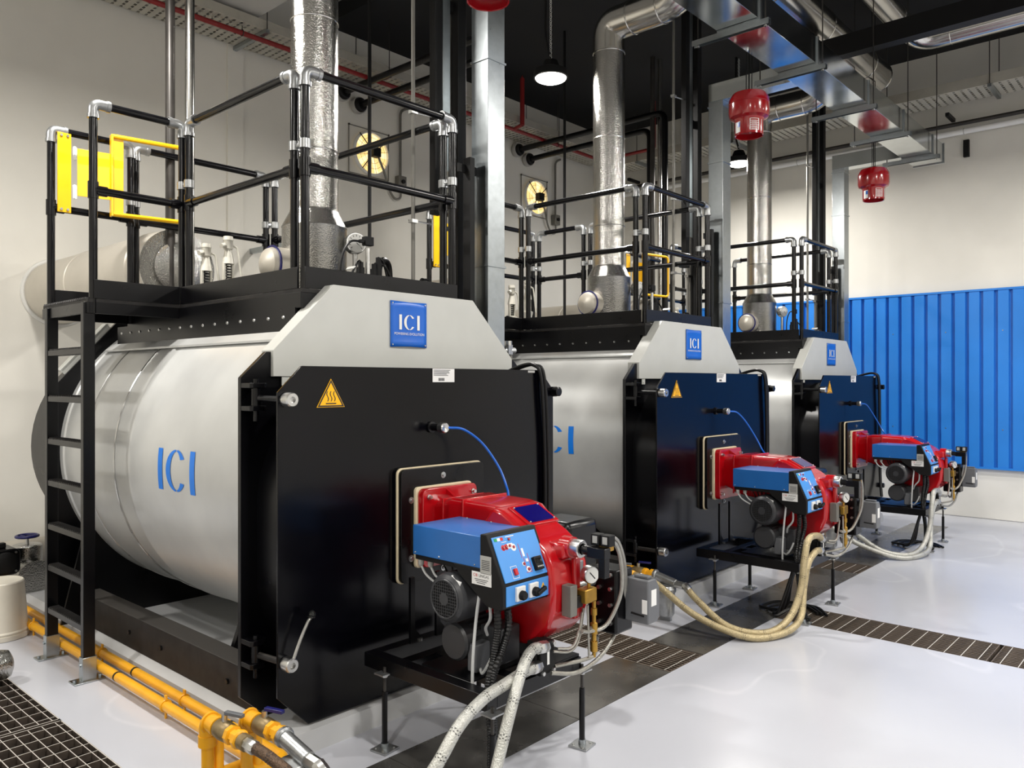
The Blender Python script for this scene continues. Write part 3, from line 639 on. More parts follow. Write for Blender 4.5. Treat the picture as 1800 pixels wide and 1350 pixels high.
# safety valves, discharge pipe
for k, (vx, vy, lb) in enumerate(((2.53, 4.98, 'silver spring safety valve nearer the discharge pipe flange on {}'), (2.62, 4.86, 'taller silver spring safety valve with lever on {}'))):
    sv = triple(thing('safety_valve', (vx, vy, 2.05), '', 'valve'), lb, 'valve', 'spring safety valves')
    h = .0 if k == 0 else .045
    MB().lathe([(.055, 2.05), (.055, 2.075), (.035, 2.08), (.04, 2.16 + h), (.05, 2.20 + h), (.05, 2.215 + h), (.032, 2.22 + h)], (vx, vy, 0), (0, 0, 1), 18).build('valve_body', 'safety_cast', sv)
    for a in (-1, 1): MB().box(vx + a * .03 - .008, vx + a * .03 + .008, vy - .012, vy + .012, 2.21 + h, 2.34 + h).build('yoke_arm', 'safety_cast', sv, bev=.003)
    spn = [(vx + .018 * math.cos(i * .8), vy + .018 * math.sin(i * .8), 2.225 + h + i * .0023) for i in range(48)]
    MB().tube(spn, .004, 6).build('spring', 'black_matte', sv)
    MB().lathe([(.038, 2.33 + h), (.034, 2.36 + h), (.022, 2.42 + h), (.03, 2.43 + h), (.03, 2.48 + h), (.033, 2.485 + h), (.03, 2.51 + h)], (vx, vy, 0), (0, 0, 1), 18).build('valve_bonnet', 'safety_cast', sv)
    MB().hose([(vx + .028, vy - .01, 2.45 + h), (vx + .055, vy - .02, 2.43 + h), (vx + .065, vy - .03, 2.33 + h), (vx + .08, vy - .035, 2.21 + h)], .007, 8).build('lift_lever', 'safety_cast', sv)
    MB().cyl((vx - .028, vy - .01, 2.45 + h), (vx - .06, vy - .02, 2.44 + h), .016, n=10).build('lever_hub', 'safety_cast', sv)
dp = triple(thing('discharge_pipe', (2.41, 5.24, 2.2), '', 'pipe'), 'dark vertical discharge pipe with elbow beside the safety valves on {}', 'pipe', 'discharge pipes')
MB().tube(bend([(2.41, 5.24, ZC + .15), (2.41, 5.24, 2.16), (2.44, 5.00, 2.16)], .1, 6), .03, 16).build('pipe_run', 'dark_pipe', dp)
MB().cyl((2.44, 5.0, 2.16), (2.49, 4.98, 2.16), .03, n=16).build('pipe_stub', 'safety_cast', dp)
fg = MB().cyl((2.475, 4.99, 2.16), (2.49, 4.985, 2.16), .062, n=24).cyl((2.495, 4.984, 2.16), (2.51, 4.98, 2.16), .062, n=24).build('pipe_flange', 'black', dp)
for i in range(4):
    a = R(45 + 90 * i); MB().cyl((2.462, 4.993 + .045 * math.cos(a), 2.16 + .045 * math.sin(a)), (2.52, 4.978 + .045 * math.cos(a), 2.16 + .045 * math.sin(a)), .009, n=6).build('flange_bolt', 'cast_silver', fg)
vp_ = triple(MB().cyl((2.53, 5.21, 2.05), (2.53, 5.21, ZC + .15), .031, n=16).build('vent_pipe', 'smooth_silver'), 'bright galvanised vertical vent pipe next to the dark pipe on {}', 'pipe', 'vent pipes')
# insulated return main at the back of each boiler, red hanging extinguisher in front
im = triple(thing('insulated_main', (2.47, 6.4, 2.37), '', 'pipe'), 'fat lagged horizontal pipe running from the back wall to the top of {}', 'pipe', 'lagged mains')
MB().lathe([(.265, 0), (.265, -.9), (.27, -.905), (.27, -.925), (.265, -.93), (.265, -2.0), (.27, -2.005), (.27, -2.03), (.262, -2.04), (.262, -2.20), (.24, -2.24)], (2.47, 7.5, 2.37), (0, 1, 0), 48).build('lagging', 'insulation', im)
MB().torus((2.47, 7.49, 2.37), (0, 1, 0), .275, .02, 48, 8).build('wall_collar', 'wall_dado', im)
MB().cyl((2.47, 5.9, 1.9), (2.47, 5.9, 2.2), .16, n=28).build('boiler_branch', 'insulation', im)
MB().lathe([(.258, 0), (.258, .012), (.17, .014), (.17, .04), (.15, .05)], (2.47, 5.265, 2.37), (0, -1, 0), 40).build('end_cap', 'stucco_silver', im)
ex = triple(thing('hanging_extinguisher', (2.945, 2.815, 3.55), '', 'extinguisher'), 'red automatic fire extinguisher hung over the burner of {}', 'extinguisher', 'red hanging extinguishers')
cx_, cy_ = 2.945, 2.815
MB().lathe([(.0, 3.60), (.098, 3.60), (.102, 3.558), (.11, 3.555), (.11, 3.67), (.118, 3.685), (.148, 3.70), (.157, 3.73), (.157, 3.80), (.154, 3.803), (.157, 3.806), (.155, 3.84), (.13, 3.885), (.07, 3.905), (.0, 3.91)], (cx_, cy_, 0), (0, 0, 1), 40, cap=False).build('extinguisher_shell', 'canister_red', ex)
def curved_label(mb, a0, a1, z0, z1, r, n=8):
    vv = []
    for i in range(n + 1):
        a = R(a0 + (a1 - a0) * i / n); vv += [(cx_ + r * math.cos(a), cy_ + r * math.sin(a), z0), (cx_ + r * math.cos(a), cy_ + r * math.sin(a), z1)]
    return mb.add(vv, [(2 * i, 2 * i + 2, 2 * i + 3, 2 * i + 1) for i in range(n)])
lbw = MB()
for a0, a1 in ((-152, -149), (-116, -112), (-98, -95)): curved_label(lbw, a0, a1, 3.575, 3.665, .1105)
for z in (3.575, 3.592, 3.61, 3.628, 3.645, 3.662): curved_label(lbw, -150, -114, z, z + .004, .1105)
for z in (3.583, 3.60, 3.619, 3.636): curved_label(lbw, -146, -120, z, z + .003, .1105)
lbw.build('instruction_label', 'label_white', ex, smooth=False)
curved_label(MB(), -222, -192, 3.57, 3.655, .1105).build('maker_label', 'label_white', ex, smooth=False)
curved_label(MB(), -206, -193, 3.61, 3.648, .1112).build('label_print', 'sign_blue', ex, smooth=False)
MB().lathe([(.008, 0), (.008, .012)], (cx_ - .02, cy_ - .02, 3.585), (0, 0, -1), 8).build('nozzle', 'silver', ex)
MB().cyl((cx_, cy_, 3.90), (cx_, cy_, ZC + .15), .006, n=8).cyl((cx_ - .05, cy_, 3.88), (cx_ - .05, cy_, ZC + .15), .004, n=6).cyl((cx_ + .05, cy_, 3.88), (cx_ + .05, cy_, ZC + .15), .004, n=6).build('hanger_rod', 'black_matte', ex)
# ================================================================= burner
bu = triple(thing('burner', (2.7, 2.45, .39), '', 'burner'), 'red oil and gas burner with blue control box bolted to {}', 'burner', 'red burners')
MB().prism(rrect(2.535, 2.915, .70, 1.092, .02), 'y', 2.903, 2.9225).build('flange_gasket', 'cream', bu, bev=.003)
fl_ = MB().prism(rrect(2.545, 2.912, .705, 1.085, .03), 'y', 2.862, 2.903).build('flange', 'red', bu, bev=.004)
for x in (2.58, 2.88):
    for z in (.745, 1.045): MB().lathe([(.013, 0), (.013, .006), (.009, .007), (.009, .02)], (x, 2.862, z), (0, -1, 0), 12).build('flange_bolt', 'silver', fl_)
def sec(y, x0, x1, z0, z1, r=.03): return [(x, y, z) for x, z in rrect(x0, x1, z0, z1, r, 3)]
MB().loft([sec(2.862, 2.62, 2.84, .80, 1.02), sec(2.79, 2.60, 2.86, .78, 1.035), sec(2.76, 2.585, 2.875, .765, 1.045), sec(2.72, 2.585, 2.865, .76, 1.05), sec(2.715, 2.575, 2.875, .755, 1.055),
           sec(2.44, 2.57, 2.865, .72, 1.05), sec(2.36, 2.568, 2.85, .70, 1.04), sec(2.30, 2.57, 2.83, .70, 1.005)]).build('burner_body', 'red', bu, sharp=40)
VP = [(2.40, 1.05), (2.34, 1.038), (2.17, .95), (2.10, .90), (2.065, .83), (2.05, .74), (2.055, .65), (2.085, .575), (2.14, .52), (2.21, .487), (2.29, .478), (2.38, .49), (2.46, .53), (2.51, .60), (2.53, .70), (2.53, .9)]
MB().prism(VP, 'x', 2.535, 2.785).build('fan_volute', 'red', bu, bev=.018)
MB().box(2.66, 2.70, 2.035, 2.06, .60, .86).build('volute_rib', 'red', bu, bev=.008)
for y in (2.62, 2.77): MB().box(2.568 if y < 2.7 else 2.584, 2.868 if y < 2.7 else 2.865, y - .006, y + .006, .76, 1.06 if y < 2.7 else 1.047).build('casting_rib', 'red', bu, bev=.003)
for x in (2.70,): MB().prism([(2.862, 1.045), (2.862, 1.075), (2.80, 1.04)], 'x', x - .006, x + .006).build('stiffener', 'red', bu)
# blue tinted name plate on the slope
n_ = Vector((0, -.46, .89)).normalized(); p0 = Vector((2.605, 2.345, 1.036)); uu = Vector((1, 0, 0)); ww = Vector((0, -.885, -.455)).normalized()
fr_ = MB(); MW = Matrix((uu, ww, -uu.cross(ww))).transposed()
wn = MB().obox(tuple(p0 + uu * .08 + ww * .062 + n_ * .004), (.20, .145, .016), MW).build('window_frame', 'red', bu, bev=.003)
MB().obox(tuple(p0 + uu * .08 + ww * .062 + n_ * .0125), (.165, .115, .004), MW).build('window_plate', 'navy_window', wn)
for a in (0, .16):
    for c_ in (.008, .116): MB().sphere(tuple(p0 + uu * a + ww * c_ + n_ * .0145), .0045, 8, 6).build('window_screw', 'silver', wn)
# control box
cb = MB().box(2.265, 2.545, 2.205, 2.615, .857, .985).build('control_cover', 'burner_blue', bu, bev=.003)
for y in (2.60, 2.45, 2.24): MB().sphere((2.265, y, .868), .004, 8, 6).build('cover_screw', 'silver', cb)
for y in (2.55, 2.4): MB().sphere((2.53, y, .986), .004, 8, 6).build('cover_screw', 'silver', cb)
MB().box(2.275, 2.54, 2.25, 2.61, .835, .858).build('control_base', 'black_matte', bu, bev=.002)
PRF = [(2.207, .995), (2.172, .998), (2.083, .805), (2.083, .716), (2.10, .708), (2.17, .712), (2.33, .82), (2.36, .858), (2.207, .858)]
con = MB().prism(PRF, 'x', 2.262, 2.558).build('control_console', 'black_matte', bu, bev=.004)
pu = Vector((1, 0, 0)); pv = Vector((0, .089, .193)).normalized(); pn = pu.cross(pv)   # up the slope, out of the slope
po_ = Vector((2.41, 2.083, .805))
def pp_(u, v, n=0.): return tuple(po_ + pu * u + pv * v + pn * n)
PM = Matrix((pu, pv, pn)).transposed()
face = MB().obox(pp_(0, .102, .001), (.262, .185, .006), PM).build('panel_face', 'panel_blue', bu, bev=.0015)
low = MB().obox((2.41, 2.082, .762), (.262, .006, .078)).build('switch_face', 'panel_blue', bu, bev=.0015)
def disc(nm, m, u, v, r, h, parent, n=16): return MB().lathe([(r, .003), (r, h * .8), (r * .85, h)], pp_(u, v), tuple(pn), n).build(nm, m, parent)
for u, v, m in ((-.113, .182, 'ink_green'), (-.096, .182, 'label_white'), (-.079, .182, 'ink_red')): MB().obox(pp_(u, v, .0045), (.017, .012, .001), PM).build('flag_print', m, face, smooth=False)
disc('red_backing', 'ink_red', -.083, .146, .012, .005, face); disc('red_backing', 'ink_red', -.065, .147, .012, .005, face)
MB().obox(pp_(-.042, .149, .0045), (.03, .02, .001), PM).build('white_backing', 'label_white', face, smooth=False)
disc('white_backing', 'label_white', -.025, .140, .015, .005, face)
for u, v in ((-.083, .146), (-.065, .147), (-.045, .149), (-.025, .141), (-.038, .176)): disc('indicator_light', 'canister_red', u, v, .006, .010, face, 12)
MB().obox(pp_(.018, .112, .0045), (.011, .034, .001), PM).obox(pp_(.028, .078, .0045), (.014, .012, .001), PM).build('diagram_print', 'label_white', face, smooth=False)
MB().obox(pp_(.004, .12, .0043), (.002, .06, .001), PM).obox(pp_(.012, .065, .0043), (.002, .05, .001), PM).obox(pp_(.04, .07, .0043), (.002, .07, .001), PM).obox(pp_(.022, .03, .0043), (.036, .002, .001), PM).build('diagram_lines', 'ink_red', face, smooth=False)
MB().obox(pp_(-.07, .168, .0043), (.03, .002, .001), PM).obox(pp_(-.03, .187, .0043), (.05, .003, .001), PM).build('diagram_lines', 'label_white', face, smooth=False)
disc('white_backing', 'label_white', .004, .066, .009, .005, face); disc('indicator_light', 'canister_red', .004, .066, .006, .010, face, 12)
disc('white_backing', 'label_white', .022, .041, .013, .005, face); disc('indicator_light', 'canister_red', .022, .041, .007, .010, face, 12)
MB().obox(pp_(-.062, .043, .0043), (.036, .05, .001), PM).build('switch_frame', 'label_white', face, smooth=False)
MB().obox(pp_(-.062, .043, .0048), (.032, .046, .001), PM).build('switch_field', 'panel_blue', face, smooth=False)
MB().obox(pp_(-.062, .043, .010), (.017, .026, .012), PM).build('rocker_switch', 'ink_red', face, bev=.002)
ctl = MB().obox(pp_(.077, .055, .011), (.046, .056, .020), PM).build('controller', 'black_matte', face, bev=.003)
MB().obox(pp_(.077, .064, .0215), (.034, .020, .001), PM).build('display', 'glass_dark', ctl, smooth=False)
for i in range(4): MB().obox(pp_(.063 + i * .0095, .040, .022), (.006, .006, .002), PM).build('key', 'label_grey', ctl, smooth=False)
for u, hx in ((-.055, 0), (.025, 1)):
    pl = MB().obox((2.41 + u, 2.074, .764), (.052, .012, .056)).build('switch_plate', 'label_white', low, bev=.002)
    MB().lathe([(.019, 0), (.019, .012), (.015, .02)], (2.412 + u, 2.068, .758), (0, -1, 0), 18).build('rotary_knob', 'black_matte', pl)
    if hx: MB().obox((2.432 + u, 2.05, .760), (.055, .016, .016), Matrix.Rotation(R(-20), 3, 'Y')).build('handle', 'black_matte', pl, bev=.003)
wt = MB().prism([(2.485, .752), (2.515, .752), (2.50, .782)], 'y', 2.0775, 2.079).build('hazard_mark', 'warn_yellow', low, smooth=False)
MB().add([(2.501, 2.077, .775), (2.496, 2.077, .766), (2.500, 2.077, .766), (2.498, 2.077, .757), (2.505, 2.077, .768), (2.501, 2.077, .768)], [(0, 1, 2, 3, 4, 5)]).build('bolt_print', 'ink', wt, smooth=False)
# labels on the console side
lb1 = MB().box(2.2602, 2.2622, 2.145, 2.204, .84, .912).build('rating_label', 'label_grey', con, smooth=False)
l_ = MB()
for i in range(6): l_.add([(2.2598, 2.196, .892 - i * .007), (2.2598, 2.152, .892 - i * .007), (2.2598, 2.152, .8945 - i * .007), (2.2598, 2.196, .8945 - i * .007)], [(0, 1, 2, 3)])
l_.build('print', 'ink', lb1, smooth=False)
lb2 = MB().box(2.2602, 2.2622, 2.144, 2.251, .793, .844).build('maker_label', 'label_white', con, smooth=False)
t_ = put_text(MB(), 'CIB', .0165, (2.2598, 2.243, .830), (0, -1, 0), (0, 0, 1), 'LEFT', 1.0); t_.build('maker_name', 'ink_red', lb2, smooth=False)
t_ = put_text(MB(), 'UNIGAS', .0165, (2.2598, 2.212, .830), (0, -1, 0), (0, 0, 1), 'LEFT', .95)
for i in range(3): t_.add([(2.2598, 2.235 - i * .006, .814 - i * .007), (2.2598, 2.16 + i * .008, .814 - i * .007), (2.2598, 2.16 + i * .008, .8165 - i * .007), (2.2598, 2.235 - i * .006, .8165 - i * .007)], [(0, 1, 2, 3)])
t_.build('print', 'ink', lb2, smooth=False)
# fan motor
mo = MB().lathe([(.085, 0), (.098, .012), (.104, .035), (.104, .11), (.092, .115), (.092, .29)], (2.236, 2.385, .71), (1, 0, 0), 36).build('fan_motor', 'motor_grey', bu)
gr = MB().torus((2.2345, 2.385, .71), (1, 0, 0), .078, .005, 32, 6)
for i in range(-6, 7):
    h = math.sqrt(max(0, .078 ** 2 - (i * .0125) ** 2))
    gr.box(2.232, 2.2355, 2.385 + i * .0125 - .0012, 2.385 + i * .0125 + .0012, .71 - h, .71 + h).box(2.232, 2.2355, 2.385 - h, 2.385 + h, .71 + i * .0125 - .0012, .71 + i * .0125 + .0012)
gr.build('fan_guard', 'motor_grey', mo, smooth=False)
MB().lathe([(.0, 0), (.026, .0), (.026, .003)], (2.231, 2.385, .71), (1, 0, 0), 16).build('guard_hub', 'motor_grey', mo)
MB().lathe([(.077, 0), (.077, .002)], (2.2352, 2.385, .71), (1, 0, 0), 28).build('guard_back', 'black_matte', mo)
MB().prism([(2.315, .785), (2.36, .808), (2.345, .79), (2.305, .765)], 'x', 2.25, 2.28).build('arrow_label', 'label_white', mo)
# pump motor
pm = MB().lathe([(.07, 0), (.08, .01), (.08, .05), (.074, .052), (.074, .22)], (2.30, 2.40, .515), (1, 0, 0), 28).build('pump_motor', 'motor_grey', bu)
fn = MB()
for i in range(18):
    a = 2 * PI * i / 18; fn.obox((2.43, 2.40 + .078 * math.cos(a), .515 + .078 * math.sin(a)), (.16, .012, .004), Matrix.Rotation(a, 3, 'X'))
fn.build('cooling_fin', 'motor_grey', pm, smooth=False)
MB().box(2.318, 2.42, 2.285, 2.335, .405, .52).build('terminal_box', 'grey_plastic', pm, bev=.006)
MB().box(2.40, 2.52, 2.22, 2.34, .43, .58).build('pump_coupling', 'motor_grey', bu, bev=.008)
pmp = MB().box(2.475, 2.565, 2.07, 2.145, .40, .535).box(2.46, 2.575, 2.085, 2.13, .425, .51).build('oil_pump', 'black_matte', bu, bev=.005)
MB().box(2.516, 2.53, 2.0685, 2.0705, .44, .50).build('pump_label', 'label_white', pmp, smooth=False)
for x in (2.487, 2.553):
    for z in (.412, .523): MB().lathe([(.009, 0), (.009, .01)], (x, 2.07, z), (0, -1, 0), 6).build('pump_bolt', 'silver', pmp)
# black corrugated conduits and grey cables under the console
def corrugated(mb, pts, r, pitch_=.009):
    P = catmull(pts, 12); out = []; rr = []; 
    for i in range(len(P) - 1):
        n = max(1, int((P[i + 1] - P[i]).length / (pitch_ / 2)))
        for j in range(n): out.append(P[i].lerp(P[i + 1], j / n))
    return mb.tube(out, [r * (1.08 if i % 2 else .9) for i in range(len(out))], 10)
for pts in ([(2.30, 2.15, .71), (2.305, 2.15, .62), (2.29, 2.16, .5), (2.25, 2.15, .40), (2.235, 2.12, .22), (2.22, 2.10, .06), (2.25, 2.05, .02)],
            [(2.35, 2.14, .71), (2.345, 2.13, .62), (2.31, 2.14, .52), (2.265, 2.14, .42), (2.26, 2.13, .25), (2.25, 2.12, .1), (2.30, 2.10, .02)]):
    corrugated(MB(), pts, .015).build('flexible_conduit', 'rubber', bu)
for x, y in ((2.29, 2.235), (2.30, 2.19)): MB().lathe([(.013, 0), (.013, .02), (.008, .03)], (x, y, .775 if y > 2.2 else .745), (0, 0, -1), 10).build('cable_gland', 'label_grey', bu)
MB().hose([(2.29, 2.235, .76), (2.275, 2.245, .62), (2.265, 2.25, .48), (2.262, 2.25, .36)], .0065, 8).build('cable', 'cable_grey', bu)
MB().hose([(2.30, 2.19, .72), (2.315, 2.20, .65), (2.33, 2.24, .60), (2.36, 2.26, .56)], .0065, 8).build('cable', 'cable_grey', bu)
MB().hose([(2.34, 2.28, .42), (2.31, 2.24, .42), (2.31, 2.21, .46), (2.33, 2.2, .5)], .006, 8).build('cable', 'cable_grey', bu)
for i, (x, y) in enumerate(((2.29, 2.59), (2.30, 2.54))):
    MB().lathe([(.013, 0), (.013, .022), (.008, .03)], (x, y, .836), (0, 0, -1), 10).build('cable_gland', 'label_grey', bu)
    MB().hose([(x, y, .81), (x + .005, y - .03, .77), (x + .02, y - .09, .735), (x + .05, y - .12, .72)], .005, 8).build('cable', 'cable_grey', bu)
for i in range(4): MB().hose([(2.33 + i * .03, 2.50 - i * .02, .836), (2.34 + i * .02, 2.48 - i * .015, .79), (2.36, 2.46, .75)], .004, 6).build('wire', 'black_matte', bu)
# red bracket, gas inlet ring and ignition rod at the nose
br_ = MB().box(2.60, 2.70, 2.05, 2.16, .86, .925).build('nose_boss', 'red', bu, bev=.012)
MB().lathe([(.045, 0), (.045, .05)], (2.652, 2.09, .905), (0, -1, 0), 24).build('nose_spigot', 'red', br_)
rg_ = MB().lathe([(.0, .0), (.036, .0), (.038, .004), (.038, .05), (.034, .054), (.024, .054), (.024, .02), (0, .02)], (2.652, 2.045, .905), (0, -1, 0), 28, cap=False).build('nose_ring', 'silver', bu)
MB().cyl((2.652, 2.02, .905), (2.657, 1.955, .902), .02, n=16).build('ignition_rod', 'black', bu)
blk = MB().box(2.638, 2.682, 1.87, 1.96, .878, .922).box(2.642, 2.678, 1.872, 1.905, .80, .88).build('gas_manifold', 'black', bu, bev=.003)
for y in (1.94, 1.89):
    c_ = MB().box(2.668, 2.712, y - .022, y + .022, .925, .972).build('solenoid_coil', 'black_matte', bu, bev=.003)
    MB().box(2.6675, 2.668, y - .012, y + .012, .935, .965).build('coil_label', 'label_grey', c_, smooth=False)
MB().box(2.68, 2.715, 1.875, 1.93, .905, .928).build('brass_elbow', 'brass', bu, bev=.004)
# hoses at the nose
for pts, r in (([(2.70, 1.90, .93), (2.75, 1.895, .925), (2.80, 1.90, .84), (2.83, 1.92, .70), (2.80, 1.97, .565), (2.72, 2.0, .545), (2.66, 2.0, .56)], .009),
               ([(2.71, 1.925, .945), (2.80, 1.92, .93), (2.89, 1.94, .79), (2.94, 1.98, .61), (2.91, 2.0, .50), (2.79, 2.0, .42), (2.65, 2.02, .385), (2.53, 2.06, .405)], .009),
               ([(2.56, 2.05, .50), (2.62, 2.02, .50), (2.67, 2.02, .56), (2.69, 2.02, .63)], .006), ([(2.545, 2.06, .49), (2.62, 2.03, .48), (2.68, 2.03, .52), (2.71, 2.03, .64)], .006),
               ([(2.72, 2.0, .56), (2.77, 2.02, .49), (2.83, 2.05, .45), (2.88, 2.08, .47)], .008), ([(2.70, 2.0, .66), (2.705, 2.0, .55), (2.71, 2.0, .44)], .005),
               ([(2.76, 2.0, .47), (2.75, 2.0, .44), (2.70, 2.02, .425), (2.58, 2.08, .415)], .008)):
    MB().hose(pts, r, 8).build('oil_line', 'line_steel', bu)
vb = MB().box(2.655, 2.735, 1.975, 2.03, .675, .735).build('valve_block', 'brass', bu, bev=.006)
gg = MB().lathe([(.0, .02), (.034, .02), (.037, .014), (.037, -.014), (.03, -.018), (.0, -.018)], (2.706, 1.995, .79), (-.35, -.94, 0), 24, cap=False).build('oil_gauge', 'silver', bu)
MB().lathe([(.0, .0212), (.031, .0212)], (2.706, 1.995, .79), (-.35, -.94, 0), 24, cap=False).build('gauge_dial', 'gauge_face', gg)
c = Vector((2.706, 1.995, .79)) + gd_ * .0218; e = gu * .55 + Vector((0, 0, -.6)); w = gd_.cross(e) * .003; e2 = -e * .022
MB().add([c - w + e * .026, c + w + e * .026, c + e2 + w, c + e2 - w], [(0, 1, 2, 3)]).build('needle', 'ink', gg, smooth=False)
MB().cyl((2.706, 1.998, .73), (2.706, 1.998, .757), .008, n=8).build('gauge_stem', 'brass', bu)
MB().box(2.63, 2.668, 2.0, 2.045, .66, .71).build('solenoid', 'black_matte', bu, bev=.003)
MB().box(2.585, 2.63, 2.0, 2.05, .63, .76).build('pressure_switch', 'conduit_grey', bu, bev=.004)
MB().lathe([(.009, .675), (.009, .64), (.014, .638), (.014, .61), (.009, .608), (.009, .58), (.016, .575), (.016, .53), (.011, .525), (.011, .50), (.016, .498), (.016, .455), (.008, .45), (.008, .43)], (2.745, 2.0, 0), (0, 0, 1), 12).build('check_valve', 'brass', bu)
MB().cyl((2.82, 2.06, .73), (2.70, 2.06, .73), .02, n=12).obox((2.72, 2.08, .80), (.05, .05, .07)).build('air_servo', 'cast_silver', bu, bev=.004)
# gas valve, its grey actuator, black cover on the far side
MB().box(2.90, 3.14, 2.26, 2.50, .70, .945).build('servo_cover', 'black', bu, bev=.03)
gv_ = MB().box(2.86, 2.99, 1.965, 2.12, .50, .78).build('gas_valve', 'black', bu, bev=.01)
MB().cyl((2.92, 2.12, .66), (2.88, 2.30, .70), .07, n=24).build('gas_elbow', 'black', bu)
for z in (.55, .63, .70, .76):
    for x in (2.855, ): MB().cyl((x + .004, 1.99, z), (x - .012, 1.99, z), .009, n=6).cyl((x + .004, 2.05, z), (x - .012, 2.05, z), .009, n=6).build('valve_bolt', 'silver', gv_)
ac = MB().prism([(2.925, .555), (3.0, .555), (3.02, .575), (3.02, .70), (2.99, .745), (2.925, .745)], 'y', 1.845, 1.965).build('valve_actuator', 'grey_plastic', bu, bev=.006)
MB().box(2.945, 2.98, 1.86, 1.93, .745, .757).build('actuator_top', 'grey_plastic', ac, bev=.003)
MB().box(2.9235, 2.9252, 1.85, 1.875, .60, .66).build('actuator_label', 'label_white', ac, smooth=False)
MB().box(2.95, 2.99, 1.8435, 1.8452, .63, .70).build('actuator_label', 'label_white', ac, smooth=False)
MB().cyl((2.923, 1.865, .59), (2.923, 1.93, .595), .004, n=6).build('actuator_slot', 'black_matte', ac)

# ================================================================= burner stand
sd = triple(thing('burner_stand', (2.5, 2.42, 0), '', 'stand'), 'black adjustable steel stand under the burner of {}', 'stand', 'burner stands')
for a in ((2.20, 2.26, 2.11, 2.87), (2.74, 2.80, 2.11, 2.87), (2.26, 2.74, 2.11, 2.17), (2.26, 2.74, 2.62, 2.68), (2.26, 2.74, 2.81, 2.87), (2.40, 2.46, 2.17, 2.62), (2.56, 2.62, 2.17, 2.62)):
    MB().box(a[0], a[1], a[2], a[3], .33, .392).build('frame_rail', 'black', sd, bev=.002)
MB().box(2.26, 2.74, 2.25, 2.55, .392, .40).build('base_plate', 'black', sd)
MB().box(2.62, 2.80, 2.12, 2.35, .345, .404).build('side_tray', 'black', sd, bev=.002)
for x, y in ((2.195, 2.72), (2.80, 2.105), (2.20, 2.08), (2.80, 2.74)):
    lg_ = MB().cyl((x, y, .01), (x, y, .255), .0125, n=12).build('leg', 'black', sd)
    MB().cyl((x, y, .25), (x, y, .36), .007, n=10).build('threaded_rod', 'dark_pipe', lg_)
    MB().lathe([(.014, .318), (.014, .33)], (x, y, 0), (0, 0, 1), 6).build('nut', 'silver', lg_)
    MB().box(x - .035, x + .035, y - .03, y + .03, .332, .338).build('leg_lug', 'cast_silver', lg_)
    MB().obox((x, y, .005), (.09, .09, .008), Matrix.Rotation(R(8), 3, 'Z')).build('foot_plate', 'cast_silver', lg_, bev=.001)
    MB().cyl((x, y, .008), (x, y, .032), .0165, n=14).build('foot_socket', 'galvanized', lg_)
    for a in (-1, 1): MB().cyl((x + a * .03, y + .025, .009), (x + a * .03, y + .025, .014), .006, n=6).cyl((x + a * .03, y - .025, .009), (x + a * .03, y - .025, .014), .006, n=6).build('anchor', 'silver', lg_)
for x in (2.40, 2.56):
    MB().prism([(x, .70), (x + .025, .70), (x + .025, .46), (x + .075, .405), (x + .075, .395), (x, .395)], 'y', 2.785, 2.80).build('support_plate', 'black', sd)
    MB().lathe([(.012, 0), (.012, .012)], (x + .05, 2.78, .40), (0, 0, 1), 6).build('bolt', 'silver', sd)

# ================================================================= gas/oil supply pair with filter
p1 = triple(thing('fuel_pipe', (1.79, 4.5, 0), '', 'pipe'), 'yellow fuel pipe running along the floor nearer {}', 'pipe', 'yellow fuel pipes')
MB().tube(bend([(1.795, 6.7, .06), (1.795, 2.86, .06), (1.62, 2.86, .06), (1.62, 2.86, .285), (1.62, 2.74, .285)], .045, 5), .024, 16).build('pipe_run', 'pipe_yellow', p1)
p2 = triple(thing('fuel_pipe', (1.695, 4.5, 0), '', 'pipe'), 'outer yellow fuel pipe with lever valve running along the floor beside {}', 'pipe', 'yellow fuel pipes')
MB().tube(bend([(1.704, 6.7, .06), (1.704, 2.94, .06), (1.50, 2.94, .06), (1.50, 2.94, .285), (1.50, 2.82, .285)], .045, 5), .024, 16).build('pipe_run', 'pipe_yellow', p2)
for p, x in ((p1, 1.795), (p2, 1.704)):
    for y in (3.75, 4.75, 5.6):
        MB().torus((x, y, .06), (0, 1, 0), .026, .005, 18, 6).box(x - .004, x + .004, y - .01, y + .01, .085, .11).cyl((x, y, 0), (x, y, .04), .006, n=6).build('pipe_clip', 'pipe_yellow', p)
    for y in (4.3, 3.3): MB().cyl((x, y, .06), (x, y + .015, .06), .0255, n=16).build('band_mark', 'black_matte', p)
